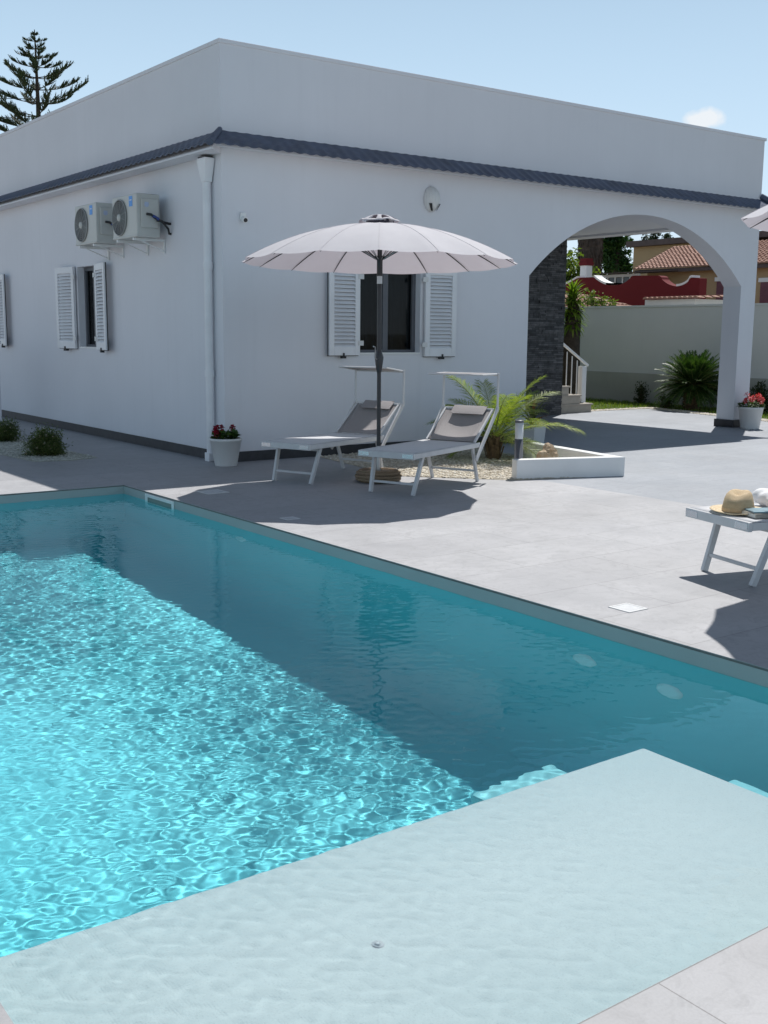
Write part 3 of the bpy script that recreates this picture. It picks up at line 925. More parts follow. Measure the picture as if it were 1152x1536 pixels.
M_HEAD = weave_mat('headrest_sling', (0.34, 0.31, 0.31), 0.15)
def lounger(loc, rz, label, canopy_tilt=0.0):
    t = empty('sun_lounger', loc, R(rz), label, 'sun lounger', 'sun loungers on the pool deck')
    W = 0.305
    m = MB()
    for s in (-1, 1): m.bar((-.095, s * (W - .014), .382), (1.24, s * (W - .014), .382), .028, .048)
    m.box((-.125, -W, .352), (-.095, W, .410))
    m.box((1.17, -W + .028, .36), (1.20, W - .028, .385))
    m.build('bed_frame', M_ALU, t, bevel=.004)
    for s in (-1, 1):
        m = MB(); a, b_ = sorted((s * (W - .012), s * (W - .125)))
        m.box((-.128, a, .362), (-.1255, b_, .402))
        m.build('corner_bracket', M_CHROME, t, bevel=.001, seg=1)
    def sling(P0, P1, hw, sag, nx=14, ny=8):
        mb = MB(); vs, fs = [], []
        P0, P1 = Vector(P0), Vector(P1); d = P1 - P0
        nrm = Vector((-d.z, 0, d.x)).normalized()
        for i in range(nx + 1):
            for j in range(ny + 1):
                u, v = i / nx, j / ny
                dip = -sag * math.sin(math.pi * u) * math.sin(math.pi * v)
                vs.append(P0 + d * u + nrm * dip + Vector((0, (v * 2 - 1) * hw, 0)))
        for i in range(nx):
            for j in range(ny):
                a = i * (ny + 1) + j
                fs.append((a, a + ny + 1, a + ny + 2, a + 1))
        return mb.add(vs, fs, True)
    o = sling((-.095, 0, .4115), (1.15, 0, .4115), W - .004, .010).build('seat_sling', M_SLING, t, fix=False)
    md = o.modifiers.new('thick', 'SOLIDIFY'); md.thickness = .003
    Bt, Bl = Vector((1.60, 0, .735)), Vector((1.12, 0, .235))
    o = sling((1.165, 0, .418), (1.572, 0, .722), W - .035, .035).build('back_sling', M_BACK, t, fix=False)
    md = o.modifiers.new('thick', 'SOLIDIFY'); md.thickness = .003
    m = MB()
    for s in (-1, 1):
        y = s * (W + .013)
        m.bar((Bl.x, y, Bl.z), (Bt.x, y, Bt.z), .022, .040)
        m.bar((1.16, s * (W - .03), .41), (1.57, s * (W - .03), .715), .022, .028)
        m.tube([(1.585, y, .70), (1.60, y, .755)], .018, 8)
    m.bar((1.575, -W + .02, .722), (1.575, W - .02, .722), .024, .024)
    m.build('back_frame', M_ALU, t, bevel=.003, seg=1)
    m = MB()                                            # soft headrest hung over the top of the back
    P, Q = Vector((1.475, 0, .668)), Vector((1.585, 0, .748)); d = Q - P; nrm = Vector((-d.z, 0, d.x)).normalized()
    nx, ny = 6, 10; vs, fs = [], []
    for side in (1, -1):
        for i in range(nx + 1):
            for j in range(ny + 1):
                u, v = i / nx, j / ny
                h = .0035 * (math.sin(math.pi * min(1, max(0, u))) ** .5) * (math.sin(math.pi * v) ** .35) * side + .008
                vs.append(P + d * u + nrm * h + Vector((0, (v * 2 - 1) * .195 - .02, 0)))
    k = (nx + 1) * (ny + 1)
    for q in range(2):
        for i in range(nx):
            for j in range(ny):
                a = q * k + i * (ny + 1) + j
                fs.append((a, a + ny + 1, a + ny + 2, a + 1))
    m.add(vs, fs, True); m.build('headrest', M_HEAD, t)
    for s in (-1, 1):
        m = MB(); m.bar((-.01, s * .232, .0), (.115, s * .262, .362), .030, .042, (1, 0, 0)); m.build('leg', M_ALU, t, bevel=.003, seg=1)
        m = MB(); m.bar((1.275, s * .262, .0), (1.135, s * .268, .362), .026, .036, (1, 0, 0)); m.build('leg', M_ALU, t, bevel=.003, seg=1)
    for sx, hw_, sz in ((.025, .238, .105), (.105, .26, .335), (1.232, .262, .115)):
        m = MB(); m.bar((sx, -hw_, sz), (sx, hw_, sz), .018, .022); m.build('stretcher', M_ALU, t, bevel=.002, seg=1)
    m = MB()
    for s in (-1, 1): m.tube([(1.59, s * (W + .016), .735), (1.60, s * (W + .016), 1.085)], .0125, 8); m.tube([(1.60, s * (W + .016), 1.085), (1.60, s * (W + .016), 1.10)], .016, 8)
    m.tube([(1.60, -W - .016, 1.085), (1.60, W + .016, 1.085)], .013, 8)
    dz = .36 * math.sin(canopy_tilt); dx = .36 * math.cos(canopy_tilt)
    for s in (-1, 1): m.tube([(1.60, s * (W + .0), 1.088), (1.60 - dx, s * (W + .0), 1.088 + dz)], .009, 8)
    m.tube([(1.60 - dx, -W, 1.088 + dz), (1.60 - dx, W, 1.088 + dz)], .009, 8)
    m.build('canopy_frame', M_ALU, t)
    o = sling((1.60 - dx, 0, 1.092 + dz), (1.60, 0, 1.092), W - .002, .006, 6, 6).build('canopy_fabric', M_BACK, t, fix=False)
    md = o.modifiers.new('thick', 'SOLIDIFY'); md.thickness = .003
    return t
A = lambda deg: Vector((math.cos(R(deg)), math.sin(R(deg)), 0))
lounger((-.245, -1.885, 0), 21, 'grey sun lounger behind the umbrella pole, tilted sunshade above its headrest', .12)
lounger((.125, -3.07, 0), 22.5, 'grey sun lounger in front of the umbrella pole beside the palm, level sunshade')
lounger((-.285, -7.16, 0), -15, 'sun lounger in full sun carrying the straw hat, books and towel')

# ------------------------------------------------------------------ things lying on the sunlit lounger
L3, D3 = Vector((-.285, -7.16, 0)), A(-15)
N3 = Vector((D3.y, -D3.x, 0))                           # towards the camera side
def on3(s, a, z=.4125): return L3 + D3 * s + N3 * a + Vector((0, 0, z))

def straw_mat(name, c1, c2):
    m, nt, n, l, b = new_mat(name)
    vec = obj_coords(n, l)
    w = n.new('ShaderNodeTexWave'); w.inputs['Scale'].default_value = 70; w.bands_direction = 'Z'; w.inputs['Distortion'].default_value = 3; w.inputs['Detail Scale'].default_value = 6
    l.new(vec, w.inputs['Vector'])
    f = noise_node(n, l, vec, 40, 4)
    l.new(mix(n, l, ramp(n, l, w.outputs['Color'], [(0, c1), (1, c2)]), c1, ramp(n, l, f, [(.4, (0, 0, 0)), (.7, (.5,) * 3)])), b.inputs['Base Color'])
    b.inputs['Roughness'].default_value = .8
    bump(n, l, b, w.outputs['Color'], .5, .003)
    return m
p = on3(.065, -.03, .414)
t = empty('straw_hat', p, 0.4, 'tan straw hat with pinched crown lying on the sunlit lounger', 'hat')
M_STRAW = straw_mat('tan_straw', (.44, .32, .18), (.60, .47, .30))
m = MB()
n_ = 48
prof = [(.089, .006), (.092, .015), (.090, .04), (.083, .075), (.073, .100), (.060, .113), (.040, .117), (.018, .112), (0.001, .108)]
vs, fs = [], []
for r_, z_ in prof:
    for k in range(n_):
        a = 2 * math.pi * k / n_
        x, y = r_ * 1.12 * math.cos(a), r_ * .93 * math.sin(a)
        zz = z_
        if z_ > .09:                                     # long crease and two front pinches
            zz -= .013 * math.exp(-(y / .026) ** 2) * (1 - (x / .11) ** 2)
            zz += .016 * (x / .09)
        vs.append((x, y, zz))
for i in range(len(prof) - 1):
    for k in range(n_):
        k2 = (k + 1) % n_
        fs.append((i * n_ + k, i * n_ + k2, (i + 1) * n_ + k2, (i + 1) * n_ + k))
m.add(vs, fs, True); m.build('crown', M_STRAW, t)
t.scale = (1.12, 1.12, 1.12)
m = MB(); vs, fs = [], []
rings = [(.088, .004), (.11, .001), (.135, .0025), (.158, .010)]
for r_, z_ in rings:
    for k in range(n_):
        a = 2 * math.pi * k / n_
        vs.append((r_ * 1.08 * math.cos(a), r_ * .97 * math.sin(a), z_ + (.006 * abs(math.sin(a)) if r_ > .13 else 0)))
for i in range(3):
    for k in range(n_):
        k2 = (k + 1) % n_
        fs.append((i * n_ + k, i * n_ + k2, (i + 1) * n_ + k2, (i + 1) * n_ + k))
m.add(vs, fs, True); o = m.build('brim', straw_mat('pale_straw', (.58, .45, .28), (.72, .60, .42)), t); md = o.modifiers.new('t', 'SOLIDIFY'); md.thickness = .004
m = MB()
m.lathe([(.0935, .008), (.0945, .012), (.0935, .030), (.0925, .032)], n=n_)
o = m.build('hat_band', M_STRAW, t); o.scale = (1.115, .93, 1)

def book(s, a, z, ang, w, d, h, cover, label):
    t = empty('book', on3(s, a, z), ang, label, 'book', 'books on the sunlit lounger')
    m = MB(); m.box((-w / 2 + .004, -d / 2 + .002, .003), (w / 2 - .004, d / 2 - .004, h - .003)); m.build('pages', plain('paper', (.62, .60, .54), .8, var=.12, scale=200), t)
    m = MB(); m.box((-w / 2, -d / 2, 0), (w / 2, d / 2, .003)); m.box((-w / 2, -d / 2, h - .003), (w / 2, d / 2, h)); m.box((-w / 2, -d / 2, .003), (w / 2, -d / 2 + .002, h - .003))
    m.build('cover', plain('book_cover', cover, .35, var=.35, scale=18), t, bevel=.001, seg=1)
book(.125, .15, .4145, R(-22), .25, .17, .028, (.30, .28, .24), 'thick book with worn tan cover at the bottom of the pile near the hat')
book(.13, .153, .4435, R(-30), .235, .16, .010, (.18, .28, .32), 'thin book with blue-grey cover lying on top of the thick tan book')

m = MB(); vs, fs = [], []
for i in range(25):
    for k in range(20):
        a = 2 * math.pi * k / 20
        rr = .058 + .004 * math.sin(i * .9 + k * .6) + .003 * mnoise.noise(Vector((i * .4, k * .5, 0)))
        if i in (0, 24): rr *= .75
        vs.append((-.2 + .4 * i / 24, rr * 1.15 * math.cos(a), .056 + rr * .95 * math.sin(a)))
for i in range(24):
    for k in range(20):
        k2 = (k + 1) % 20
        fs.append((i * 20 + k, i * 20 + k2, (i + 1) * 20 + k2, (i + 1) * 20 + k))
fs.append(tuple(range(20))[::-1]); fs.append(tuple(24 * 20 + k for k in range(20)))
m.add(vs, fs, True)
o = m.build('towel', plain('white_terry', (.78, .77, .77), .95, var=.05, bstr=.8, bscale=260))
o.location = on3(.37, -.06, .415); o.rotation_euler = (0, 0, R(60))
tag(o, 'rolled white towel lying behind the straw hat', 'towel')

# ------------------------------------------------------------------ umbrellas
def fabric_mat():
    m, nt, n, l, b = new_mat('mauve_grey_canvas')
    vec = coords(n, l)
    f = noise_node(n, l, vec, 5, 4); f2 = noise_node(n, l, vec, 300, 2)
    c = ramp(n, l, f, [(.3, (.68, .665, .70)), (.7, (.73, .715, .745))])
    l.new(c, b.inputs['Base Color']); b.inputs['Roughness'].default_value = .8
    bump(n, l, b, mix(n, l, f2, noise_node(n, l, vec, 7, 3, .5, 1.0), .7), .35, .006)
    tr = n.new('ShaderNodeBsdfTranslucent'); tr.inputs['Color'].default_value = (.45, .40, .44, 1)
    ms = n.new('ShaderNodeMixShader'); ms.inputs[0].default_value = .34
    l.new(b.outputs[0], ms.inputs[1]); l.new(tr.outputs[0], ms.inputs[2]); l.new(ms.outputs[0], n['Material Output'].inputs['Surface'])
    return m
M_CANVAS = fabric_mat()
M_POLE = plain('anthracite_pole', (.028, .028, .032), .35, var=.1)
M_STEEL = plain('brushed_steel', (.45, .46, .47), .3, metal=1.0, var=.1)

def umbrella(loc, rz, label):
    t = empty('umbrella', loc, rz, label, 'umbrella', 'mauve-grey garden umbrellas')
    N, RR, ZR, HH = 16, 1.375, 2.19, .375
    prof = lambda r_: ZR + HH * (1 - (r_ / RR) ** 2.0)
    m = MB(); vs, fs = [], []
    NR, NS = 14, 6
    r0 = .135
    for i in range(NR + 1):
        rr = r0 + (RR - r0) * i / NR
        for k in range(N * NS):
            a = 2 * math.pi * k / (N * NS)
            ph = (k % NS) / NS
            sag = math.sin(math.pi * ph)
            rl = rr * (1 - .030 * sag * (rr / RR) ** 3)   # straight-ish hem between rib tips
            vs.append((rl * math.cos(a), rl * math.sin(a), prof(rr) - .014 * sag * (rr / RR)))
    K = N * NS
    for i in range(NR):
        for k in range(K):
            k2 = (k + 1) % K
            fs.append((i * K + k, i * K + k2, (i + 1) * K + k2, (i + 1) * K + k))
    m.add(vs, fs, True)
    o = m.build('canopy', M_CANVAS, t, fix=False)
    m = MB()
    for k in range(N):
        a = 2 * math.pi * k / N; ca, sa = math.cos(a), math.sin(a)
        m.tube([((r0 + (RR - r0) * i / 14) * ca, (r0 + (RR - r0) * i / 14) * sa, prof(r0 + (RR - r0) * i / 14) + .001) for i in range(15)], .002, 5)
    m.build('seam', M_CANVAS, o)
    for k in range(N):
        a = 2 * math.pi * k / N; ca, sa = math.cos(a), math.sin(a)
        m = MB()
        m.tube([((.04 + (RR - .055) * i / 14) * ca, (.04 + (RR - .055) * i / 14) * sa, prof(.04 + (RR - .04) * i / 14) - .010) for i in range(15)], [.0058] * 13 + [.005, .002], 6)
        rb = m.build('rib', M_POLE, t)
        m = MB(); m.tube([(.04 * ca, .04 * sa, 2.225), (.52 * ca, .52 * sa, prof(.52) - .018)], .0055, 6)
        m.build('strut', M_STEEL if k % 2 else M_POLE, rb)
    # vent cap with open scallops
    m = MB(); vs, fs = [], []
    for i in range(9):
        rr = .002 + .208 * i / 8
        for k in range(64):
            a = 2 * math.pi * k / 64
            lift = .016 * max(0, math.sin(4 * a)) ** 2 * (rr / .21) ** 2 if i > 4 else 0
            vs.append((rr * math.cos(a), rr * math.sin(a), 2.655 - .074 * (rr / .21) ** 2.2 + lift))
    for i in range(8):
        for k in range(64):
            k2 = (k + 1) % 64
            if i in (4, 5, 6) and (k % 8) in (1, 2, 3, 4, 5): continue
            if i == 3 and (k % 8) in (2, 3, 4): continue
            fs.append((i * 64 + k, i * 64 + k2, (i + 1) * 64 + k2, (i + 1) * 64 + k))
    m.add(vs, fs, True)
    o = m.build('vent_cap', M_CANVAS, t, fix=False); md = o.modifiers.new('t', 'SOLIDIFY'); md.thickness = .003
    m = MB(); m.lathe([(.145, 2.562), (.135, 2.60), (.05, 2.635), (0.001, 2.642)], n=24); m.build('vent_light_stop', plain('vent_shade', (.06, .055, .075), .7), t)  # added dark cone: paints the vent's shade and stops sun passing through
    m = MB(); m.tube([(0, 0, .36), (0, 0, 1.17)], .0205, 14); m.tube([(0, 0, 1.28), (0, 0, 2.62)], .0235, 14)
    m.build('pole', M_POLE, t)
    m = MB(); m.tube([(0, 0, 1.985), (0, 0, 2.06)], .0275, 14); m.build('pole_collar', M_STEEL, t)
    m = MB(); m.tube([(0, 0, .30), (0, 0, .365)], .028, 14); m.tube([(0, 0, .06), (0, 0, .36)], .026, 14); m.tube([(.024, 0, .33), (.065, 0, .33)], .008, 8)
    m.build('pole_sleeve', M_STEEL, t)
    m = MB(); m.tube([(0, 0, 2.06), (0, 0, 2.215), (0, 0, 2.235)], [.029, .029, .052], 14); m.tube([(0, 0, 2.235), (0, 0, 2.255)], .056, 14)
    m.build('hub', M_POLE, t)
    m = MB(); m.tube([(0, 0, 1.10), (0, 0, 1.14), (0, 0, 1.26), (0, 0, 1.32)], [.020, .030, .046, .026], 14)
    cb = m.build('crank_housing', M_POLE, t)
    m = MB(); m.tube([(-.04, .02, 1.24), (-.075, .038, 1.245), (-.078, .04, 1.36), (-.11, .056, 1.365)], .0065, 8); m.build('crank_handle', M_STEEL, cb)
    # woven round base
    m = MB(); m.lathe([(0.001, .115), (.10, .115), (.185, .108), (.215, .085), (.225, .05), (.215, .018), (.19, .001)], n=40, wob=0.02)
    bs = m.build('base', straw_mat('woven_base', (.15, .105, .065), (.36, .27, .18)), t)
    m = MB()
    for i, (rr, zz) in enumerate(((.19, .112), (.216, .092), (.228, .06), (.22, .03))):
        m.tube([(rr * (1 + .012 * math.sin(k * 2.1)) * math.cos(2 * math.pi * k / 48), rr * (1 + .012 * math.sin(k * 2.1)) * math.sin(2 * math.pi * k / 48), zz) for k in range(49)], .015, 6, False)
    m.build('base_coil', straw_mat('woven_rope', (.17, .12, .075), (.40, .30, .20)), bs, fix=False)
    return t
U1 = umbrella((.535, -2.285, 0), 0.936 + R(11.25), 'open mauve-grey umbrella with sixteen ribs between the two shaded loungers')
_ax = Vector((math.sin(YAW), -math.cos(YAW), 0))
U1.rotation_euler = (Matrix.Rotation(R(-1.2), 3, _ax) @ Matrix.Rotation(R(-0.1), 3, Vector((math.cos(YAW), math.sin(YAW), 0))) @ Matrix.Rotation(YAW, 3, 'Z')).to_euler()
U2 = copy_tree(U1)
U2.location = (.58, -8.15, 0); U2.rotation_euler = (0, 0, 0.35)
U2['label'] = 'open mauve-grey umbrella whose canopy tip shows by the porch pillar'
# ------------------------------------------------------------------ planter kerb, lights, pots
t = empty('kerb_wall', (2.2, -3.0, 0), 0, 'low white L-shaped kerb wall around the pebble bed', 'low wall')
m = MB()
poly = [(1.84, -2.945), (3.04, -3.355), (3.42, -1.40), (3.30, -1.375), (2.95, -3.18), (1.885, -2.82)]
m.plate([(x - 2.2, y + 3.0) for x, y in poly], [], lambda u, v, q: (u, v, .205 - q), .205)
m.build('kerb', M_WHITE, t, bevel=.006)

t = empty('bollard_light', (2.02, -2.775, 0), 0, 'dark bollard garden light with white diffuser beside the kerb', 'garden light')
m = MB(); m.lathe([(.055, 0), (.055, .012), (.044, .014), (.044, .405), (0.001, .405)], n=24); m.build('post', M_DARKFR, t)
m = MB(); m.lathe([(.0435, .406), (.0435, .575), (0.001, .575)], n=24); m.build('diffuser', plain('opal_diffuser', (.66, .67, .67), .35, var=.02), t)
m = MB(); m.lathe([(.0445, .576), (.0475, .579), (.0475, .597), (.04, .603), (0.001, .603)], n=24); m.build('cap', M_DARKFR, t)

def rock(name, loc, s, c1, c2, seed, label, cat):
    mt, nt, n, l, b = new_mat(name + '_mat')
    vec = obj_coords(n, l)
    f = noise_node(n, l, vec, 9, 6, .65)
    l.new(ramp(n, l, f, [(.3, c1), (.7, c2)]), b.inputs['Base Color']); b.inputs['Roughness'].default_value = .9
    bump(n, l, b, noise_node(n, l, vec, 25, 6, .7), .8, .02)
    bm = bmesh.new(); bmesh.ops.create_icosphere(bm, subdivisions=4, radius=1)
    for v in bm.verts:
        q = v.co.normalized()
        d = 1 + .35 * mnoise.noise(q * 1.4 + Vector((seed, 0, 0))) + .16 * mnoise.noise(q * 3.3 + Vector((0, seed, 0))) + .07 * mnoise.noise(q * 8)
        v.co = Vector((q.x * s[0], q.y * s[1], max(q.z, -.55) * s[2])) * d
    me = bpy.data.meshes.new(name); bm.to_mesh(me); bm.free(); me.materials.append(mt)
    o = bpy.data.objects.new(name, me); o.location = loc; col.objects.link(o)
    return tag(o, label, cat)
rock('rock', (2.62, -2.62, .10), (.125, .11, .20), (.30, .19, .10), (.62, .52, .38), 3.3, 'rough tan rock on the pebbles behind the white kerb', 'rock')

def pot(name, loc, r0, r1, h, label, cat, mat=None, n=32):
    t = empty(name, loc, 0, label, cat)
    m = MB(); m.lathe([(0.001, 0), (r0 * .96, 0), (r0, .012), (r1, h - .03), (r1 + .008, h - .028), (r1 + .010, h), (r1 - .008, h), (r1 - .014, h - .035), (0.001, h - .036)], n=n)
    m.build('pot', mat or M_GREYW, t)
    m = MB(); m.lathe([(0.001, h - .028), (r1 - .016, h - .030)], n=24); m.build('soil', plain('potting_soil', (.03, .022, .015), .95, var=.4, scale=60), t)
    return t

def leaf_quad(mb, p, d, up, L, w, bend=.25):
    """one small folded leaf"""
    d = d.normalized(); s = d.cross(up)
    if s.length < 1e-4: s = d.cross(Vector((1, .3, 0)))
    s.normalize(); nrm = s.cross(d)
    a, c = p + d * L * .5 + nrm * L * .06, p + d * L - nrm * L * bend
    mb.add([p, a - s * w * .5, c, a + s * w * .5], [(0, 1, 2), (0, 2, 3)])

M_GERL = leaf_mat('geranium_leaf', (.025, .06, .015), (.06, .12, .03), (.10, .15, .04))
M_RED = leaf_mat('red_petal', (.16, .006, .02), (.30, .01, .035), (.40, .03, .07), .2)
M_PINK = leaf_mat('pink_red_petal', (.50, .03, .06), (.65, .08, .12), (.72, .22, .26), .25)
def geranium(t, z, rad, hgt, heads, petal, seed):
    rnd = random.Random(seed); mb = MB(); st = MB()
    for i in range(230):
        a, q = rnd.random() * 6.28, rad * math.sqrt(rnd.random())
        p = Vector((q * math.cos(a), q * math.sin(a), z + hgt * rnd.random() * (1 - .5 * q / rad)))
        leaf_quad(mb, p, Vector((math.cos(a) + rnd.gauss(0, .5), math.sin(a) + rnd.gauss(0, .5), rnd.uniform(-.1, .7))), Vector((0, 0, 1)), rnd.uniform(.04, .075), rnd.uniform(.04, .07), .1)
    mb.build('foliage', M_GERL, t, fix=False)
    fl = MB()
    for (hx, hy, hz, hr) in heads:
        st.tube([(hx * .3, hy * .3, z), (hx * .8, hy * .8, z + (hz - z) * .7), (hx, hy, hz)], .004, 5)
        for i in range(60):
            v = Vector((rnd.gauss(0, 1), rnd.gauss(0, 1), rnd.gauss(.2, 1))).normalized()
            p = Vector((hx, hy, hz)) + v * hr * rnd.uniform(.5, 1)
            leaf_quad(fl, p, v + Vector((rnd.gauss(0, .7), rnd.gauss(0, .7), rnd.gauss(0, .7))), Vector((0, 0, 1)), .028, .026, .1)
    fl.build('flower_head', petal, t, fix=False); st.build('stem', M_GERL, t)
t = pot('flower_pot', (-.135, -.27, 0), .125, .175, .315, 'white flower pot with dark red geraniums at the shaded house corner', 'flower pot')
geranium(t, .30, .13, .10, [(-.14, -.03, .405, .028), (-.10, .03, .425, .03), (-.065, -.02, .43, .026), (.10, .02, .425, .026), (-.12, -.02, .37, .026)], M_RED, 4)
t = pot('flower_pot', (9.52, -.30, 0), .15, .195, .36, 'pale flower pot with bright pink-red geraniums against the porch pillar', 'flower pot')
geranium(t, .34, .19, .13, [(-.12, -.1, .50, .05), (.0, -.13, .53, .05), (.12, -.05, .50, .05), (-.05, .05, .54, .05), (.14, .1, .47, .045), (.06, -.14, .47, .05), (-.16, 0, .46, .04)], M_PINK, 5)

# ------------------------------------------------------------------ palms and shrubs
def frond(mb, rb, base, az, el, L, droop, leaflets, ll, lw, rnd, vee=.55, fill=.12):
    """arching rachis with two rows of leaflets"""
    pts = []; p = Vector(base); e = el
    n_ = 14
    for i in range(n_ + 1):
        pts.append(p.copy())
        d = Vector((math.cos(az) * math.cos(e), math.sin(az) * math.cos(e), math.sin(e)))
        p = p + d * (L / n_); e -= droop / n_ * (.5 + i / n_)
    rb.tube(pts, [.011 * (1 - .8 * i / n_) * (L / 1.0) ** .5 for i in range(n_ + 1)], 5, False)
    for k in range(leaflets):
        u = fill + (1 - fill) * k / leaflets
        f = u * n_; i = min(int(f), n_ - 1); q = pts[i].lerp(pts[i + 1], f - i)
        d = (pts[i + 1] - pts[i]).normalized(); s = d.cross(Vector((0, 0, 1)))
        if s.length < .05: s = Vector((-math.sin(az), math.cos(az), 0))
        s.normalize(); up = s.cross(d)
        le = ll * (.45 + .55 * math.sin(math.pi * min(1, .12 + u * .88)) ** .7) * rnd.uniform(.85, 1.1)
        for sg in (-1, 1):
            ld = (d * (.55 + .5 * u) + s * sg * (1 - .25 * u) + up * (vee + rnd.gauss(0, .12))).normalized()
            tip = q + ld * le + Vector((0, 0, -le * .22))
            mid = q + ld * le * .5
            wv = d * lw * .5
            mb.add([q - wv * .5, mid - wv, tip, mid + wv, q + wv * .5], [(0, 1, 3, 4), (1, 2, 3)])

M_PALM = leaf_mat('palm_leaflet', (.12, .19, .025), (.23, .30, .05), (.36, .38, .09), .42)
M_RACH = plain('palm_stalk', (.22, .24, .08), .6, var=.2)
M_FIBRE = plain('palm_fibre', (.13, .085, .045), .95, var=.4, scale=30, bstr=.8, bscale=40)
t = empty('palm', (2.92, -1.38, 0), 0, 'young bright green feather palm in the pebble bed', 'palm')
rnd = random.Random(12); lf, rb, tk = MB(), MB(), MB()
tk.tube([(0, 0, -.01), (0, 0, .10), (.01, 0, .22), (.01, 0, .32)], [.08, .09, .075, .05], 12)
for i in range(40):
    a = rnd.random() * 6.28; z0 = rnd.uniform(.02, .20)
    tk.bar((.085 * math.cos(a), .085 * math.sin(a), z0), (.125 * math.cos(a), .125 * math.sin(a), z0 + .14), .03, .012)
tk.build('trunk', M_FIBRE, t)
for i in range(27):
    az = i * 2.39996 + rnd.gauss(0, .25)
    tier = i / 27
    frond(lf, rb, (.03 * math.cos(az), .03 * math.sin(az), 0.22 + .08 * tier), az, R(4 + 62 * tier + rnd.gauss(0, 7)), rnd.uniform(.62, 1.08), R(62 - 26 * tier), 72, .27, .0075, rnd, .18, .16)
rb.build('stalk', M_RACH, t); lf.build('crown', M_PALM, t, fix=False)

M_CYC = leaf_mat('cycad_leaflet', (.016, .042, .010), (.036, .082, .016), (.08, .14, .03), .18, .45)
t = empty('cycad', (12.55, 3.25, 0), 0, 'dark green sago palm in front of the tall pale boundary wall', 'palm')
lf, rb, tk = MB(), MB(), MB()
tk.tube([(0, 0, -.02), (0, 0, .25), (0, 0, .56)], [.16, .17, .12], 14)
for i in range(60):
    a = rnd.random() * 6.28; z0 = rnd.uniform(.0, .40)
    tk.bar((.14 * math.cos(a), .14 * math.sin(a), z0), (.20 * math.cos(a), .20 * math.sin(a), z0 + .08), .05, .02)
tk.build('trunk', M_FIBRE, t)
for i in range(130):
    az = i * 2.39996; tier = (i / 130)
    frond(lf, rb, (.06 * math.cos(az), .06 * math.sin(az), .50), az, R(-26 + 112 * tier + rnd.gauss(0, 4)), rnd.uniform(.62, .80), R(40 - 22 * tier), 36, .16, .022, rnd, .4, .1)
rb.build('stalk', M_RACH, t); lf.build('crown', M_CYC, t, fix=False)

def shrub(name, loc, rx, ry, h, n_, L, mat, label, cat, seed, flower=None, nf=0):
    rnd = random.Random(seed)
    t = empty(name, loc, 0, label, cat)
    mb, st, fl = MB(), MB(), MB()
    for i in range(46):
        a, b_ = rnd.random() * 6.28, math.acos(rnd.uniform(0.05, 1))
        d = Vector((math.sin(b_) * math.cos(a) * rx, math.sin(b_) * math.sin(a) * ry, math.cos(b_) * h * .9 + .02)) * rnd.uniform(.75, 1.06)
        st.tube([(0, 0, 0), d * .5 + Vector((0, 0, .02)), d], [.006, .004, .002], 4, False)
        for k in range(n_ // 46):
            u = 1.03 - .6 * rnd.random() ** 2
            p = d * u + Vector((rnd.gauss(0, .045), rnd.gauss(0, .045), rnd.gauss(0, .035)))
            if p.z < .01: p.z = .01
            leaf_quad(mb, p, p + Vector((rnd.gauss(0, .25), rnd.gauss(0, .25), rnd.gauss(.1, .2))), Vector((0, 0, 1)), L * rnd.uniform(.7, 1.3), L * .42)
        if flower and i < nf:
            for k in range(7):
                leaf_quad(fl, d * 1.03, Vector((rnd.gauss(0, 1), rnd.gauss(0, 1), rnd.gauss(.4, .6))), Vector((0, 0, 1)), .022, .02, .1)
    st.build('stem', M_FIBRE, t, fix=False); mb.build('foliage', mat, t, fix=False)
    if flower: fl.build('flower', flower, t, fix=False)
    return t
M_SHR = leaf_mat('shrub_leaf', (.045, .075, .022), (.10, .14, .045), (.19, .22, .09), .3)
M_PALEF = leaf_mat('pale_flower', (.55, .45, .42), (.68, .60, .56), (.7, .66, .62), .2)
shrub('flowering_shrub', (-1.50, 1.74, 0), .205, .205, .33, 6500, .030, M_SHR, 'round green shrub with pale flowers on the pebble strip, nearer the pool corner', 'shrub', 31, M_PALEF, 40)
shrub('flowering_shrub', (-1.38, 3.80, 0), .25, .25, .28, 5000, .030, M_SHR, 'round green shrub cut by the photo edge beside the white post', 'shrub', 32, M_PALEF, 30)
M_WEED = leaf_mat('dark_shrub_leaf', (.02, .035, .012), (.04, .06, .02), (.07, .09, .035), .25)
shrub('small_shrub', (13.15, 5.15, 0), .11, .11, .44, 520, .06, M_WEED, 'small thin dark shrub at the boundary wall between stairs and sago palm', 'shrub', 33)
shrub('small_shrub', (13.2, 2.15, 0), .3, .3, .55, 900, .07, M_WEED, 'small dark shrub at the boundary wall behind the pink geranium pot', 'shrub', 34)
shrub('small_shrub', (12.3, 3.75, 0), .14, .14, .28, 500, .055, M_CYC, 'small bright green tuft beside the sago palm trunk', 'shrub', 35)

def spiky(t, z, n_, L, w, mat, seed, lo=-10, hi=85):
    rnd = random.Random(seed); mb = MB()
    for i in range(n_):
        az = i * 2.39996 + rnd.gauss(0, .2); e = R(lo + (hi - lo) * (i / n_) + rnd.gauss(0, 7))
        p = Vector((0, 0, z + .12 * i / n_)); le = L * rnd.uniform(.75, 1.1); pts = []
        for k in range(6):
            pts.append(p.copy()); p = p + Vector((math.cos(az) * math.cos(e), math.sin(az) * math.cos(e), math.sin(e))) * le / 5; e -= .10 + .05 * k
        s = Vector((-math.sin(az), math.cos(az), 0)); vs = []
        for k, q in enumerate(pts):
            ww = w * (1, 1.15, 1, .8, .5, .04)[k] * .5
            vs += [q - s * ww, q + s * ww]
        mb.add(vs, [(2 * k, 2 * k + 1, 2 * k + 3, 2 * k + 2) for k in range(5)])
    return mb.build('leaves', mat, t, fix=False)
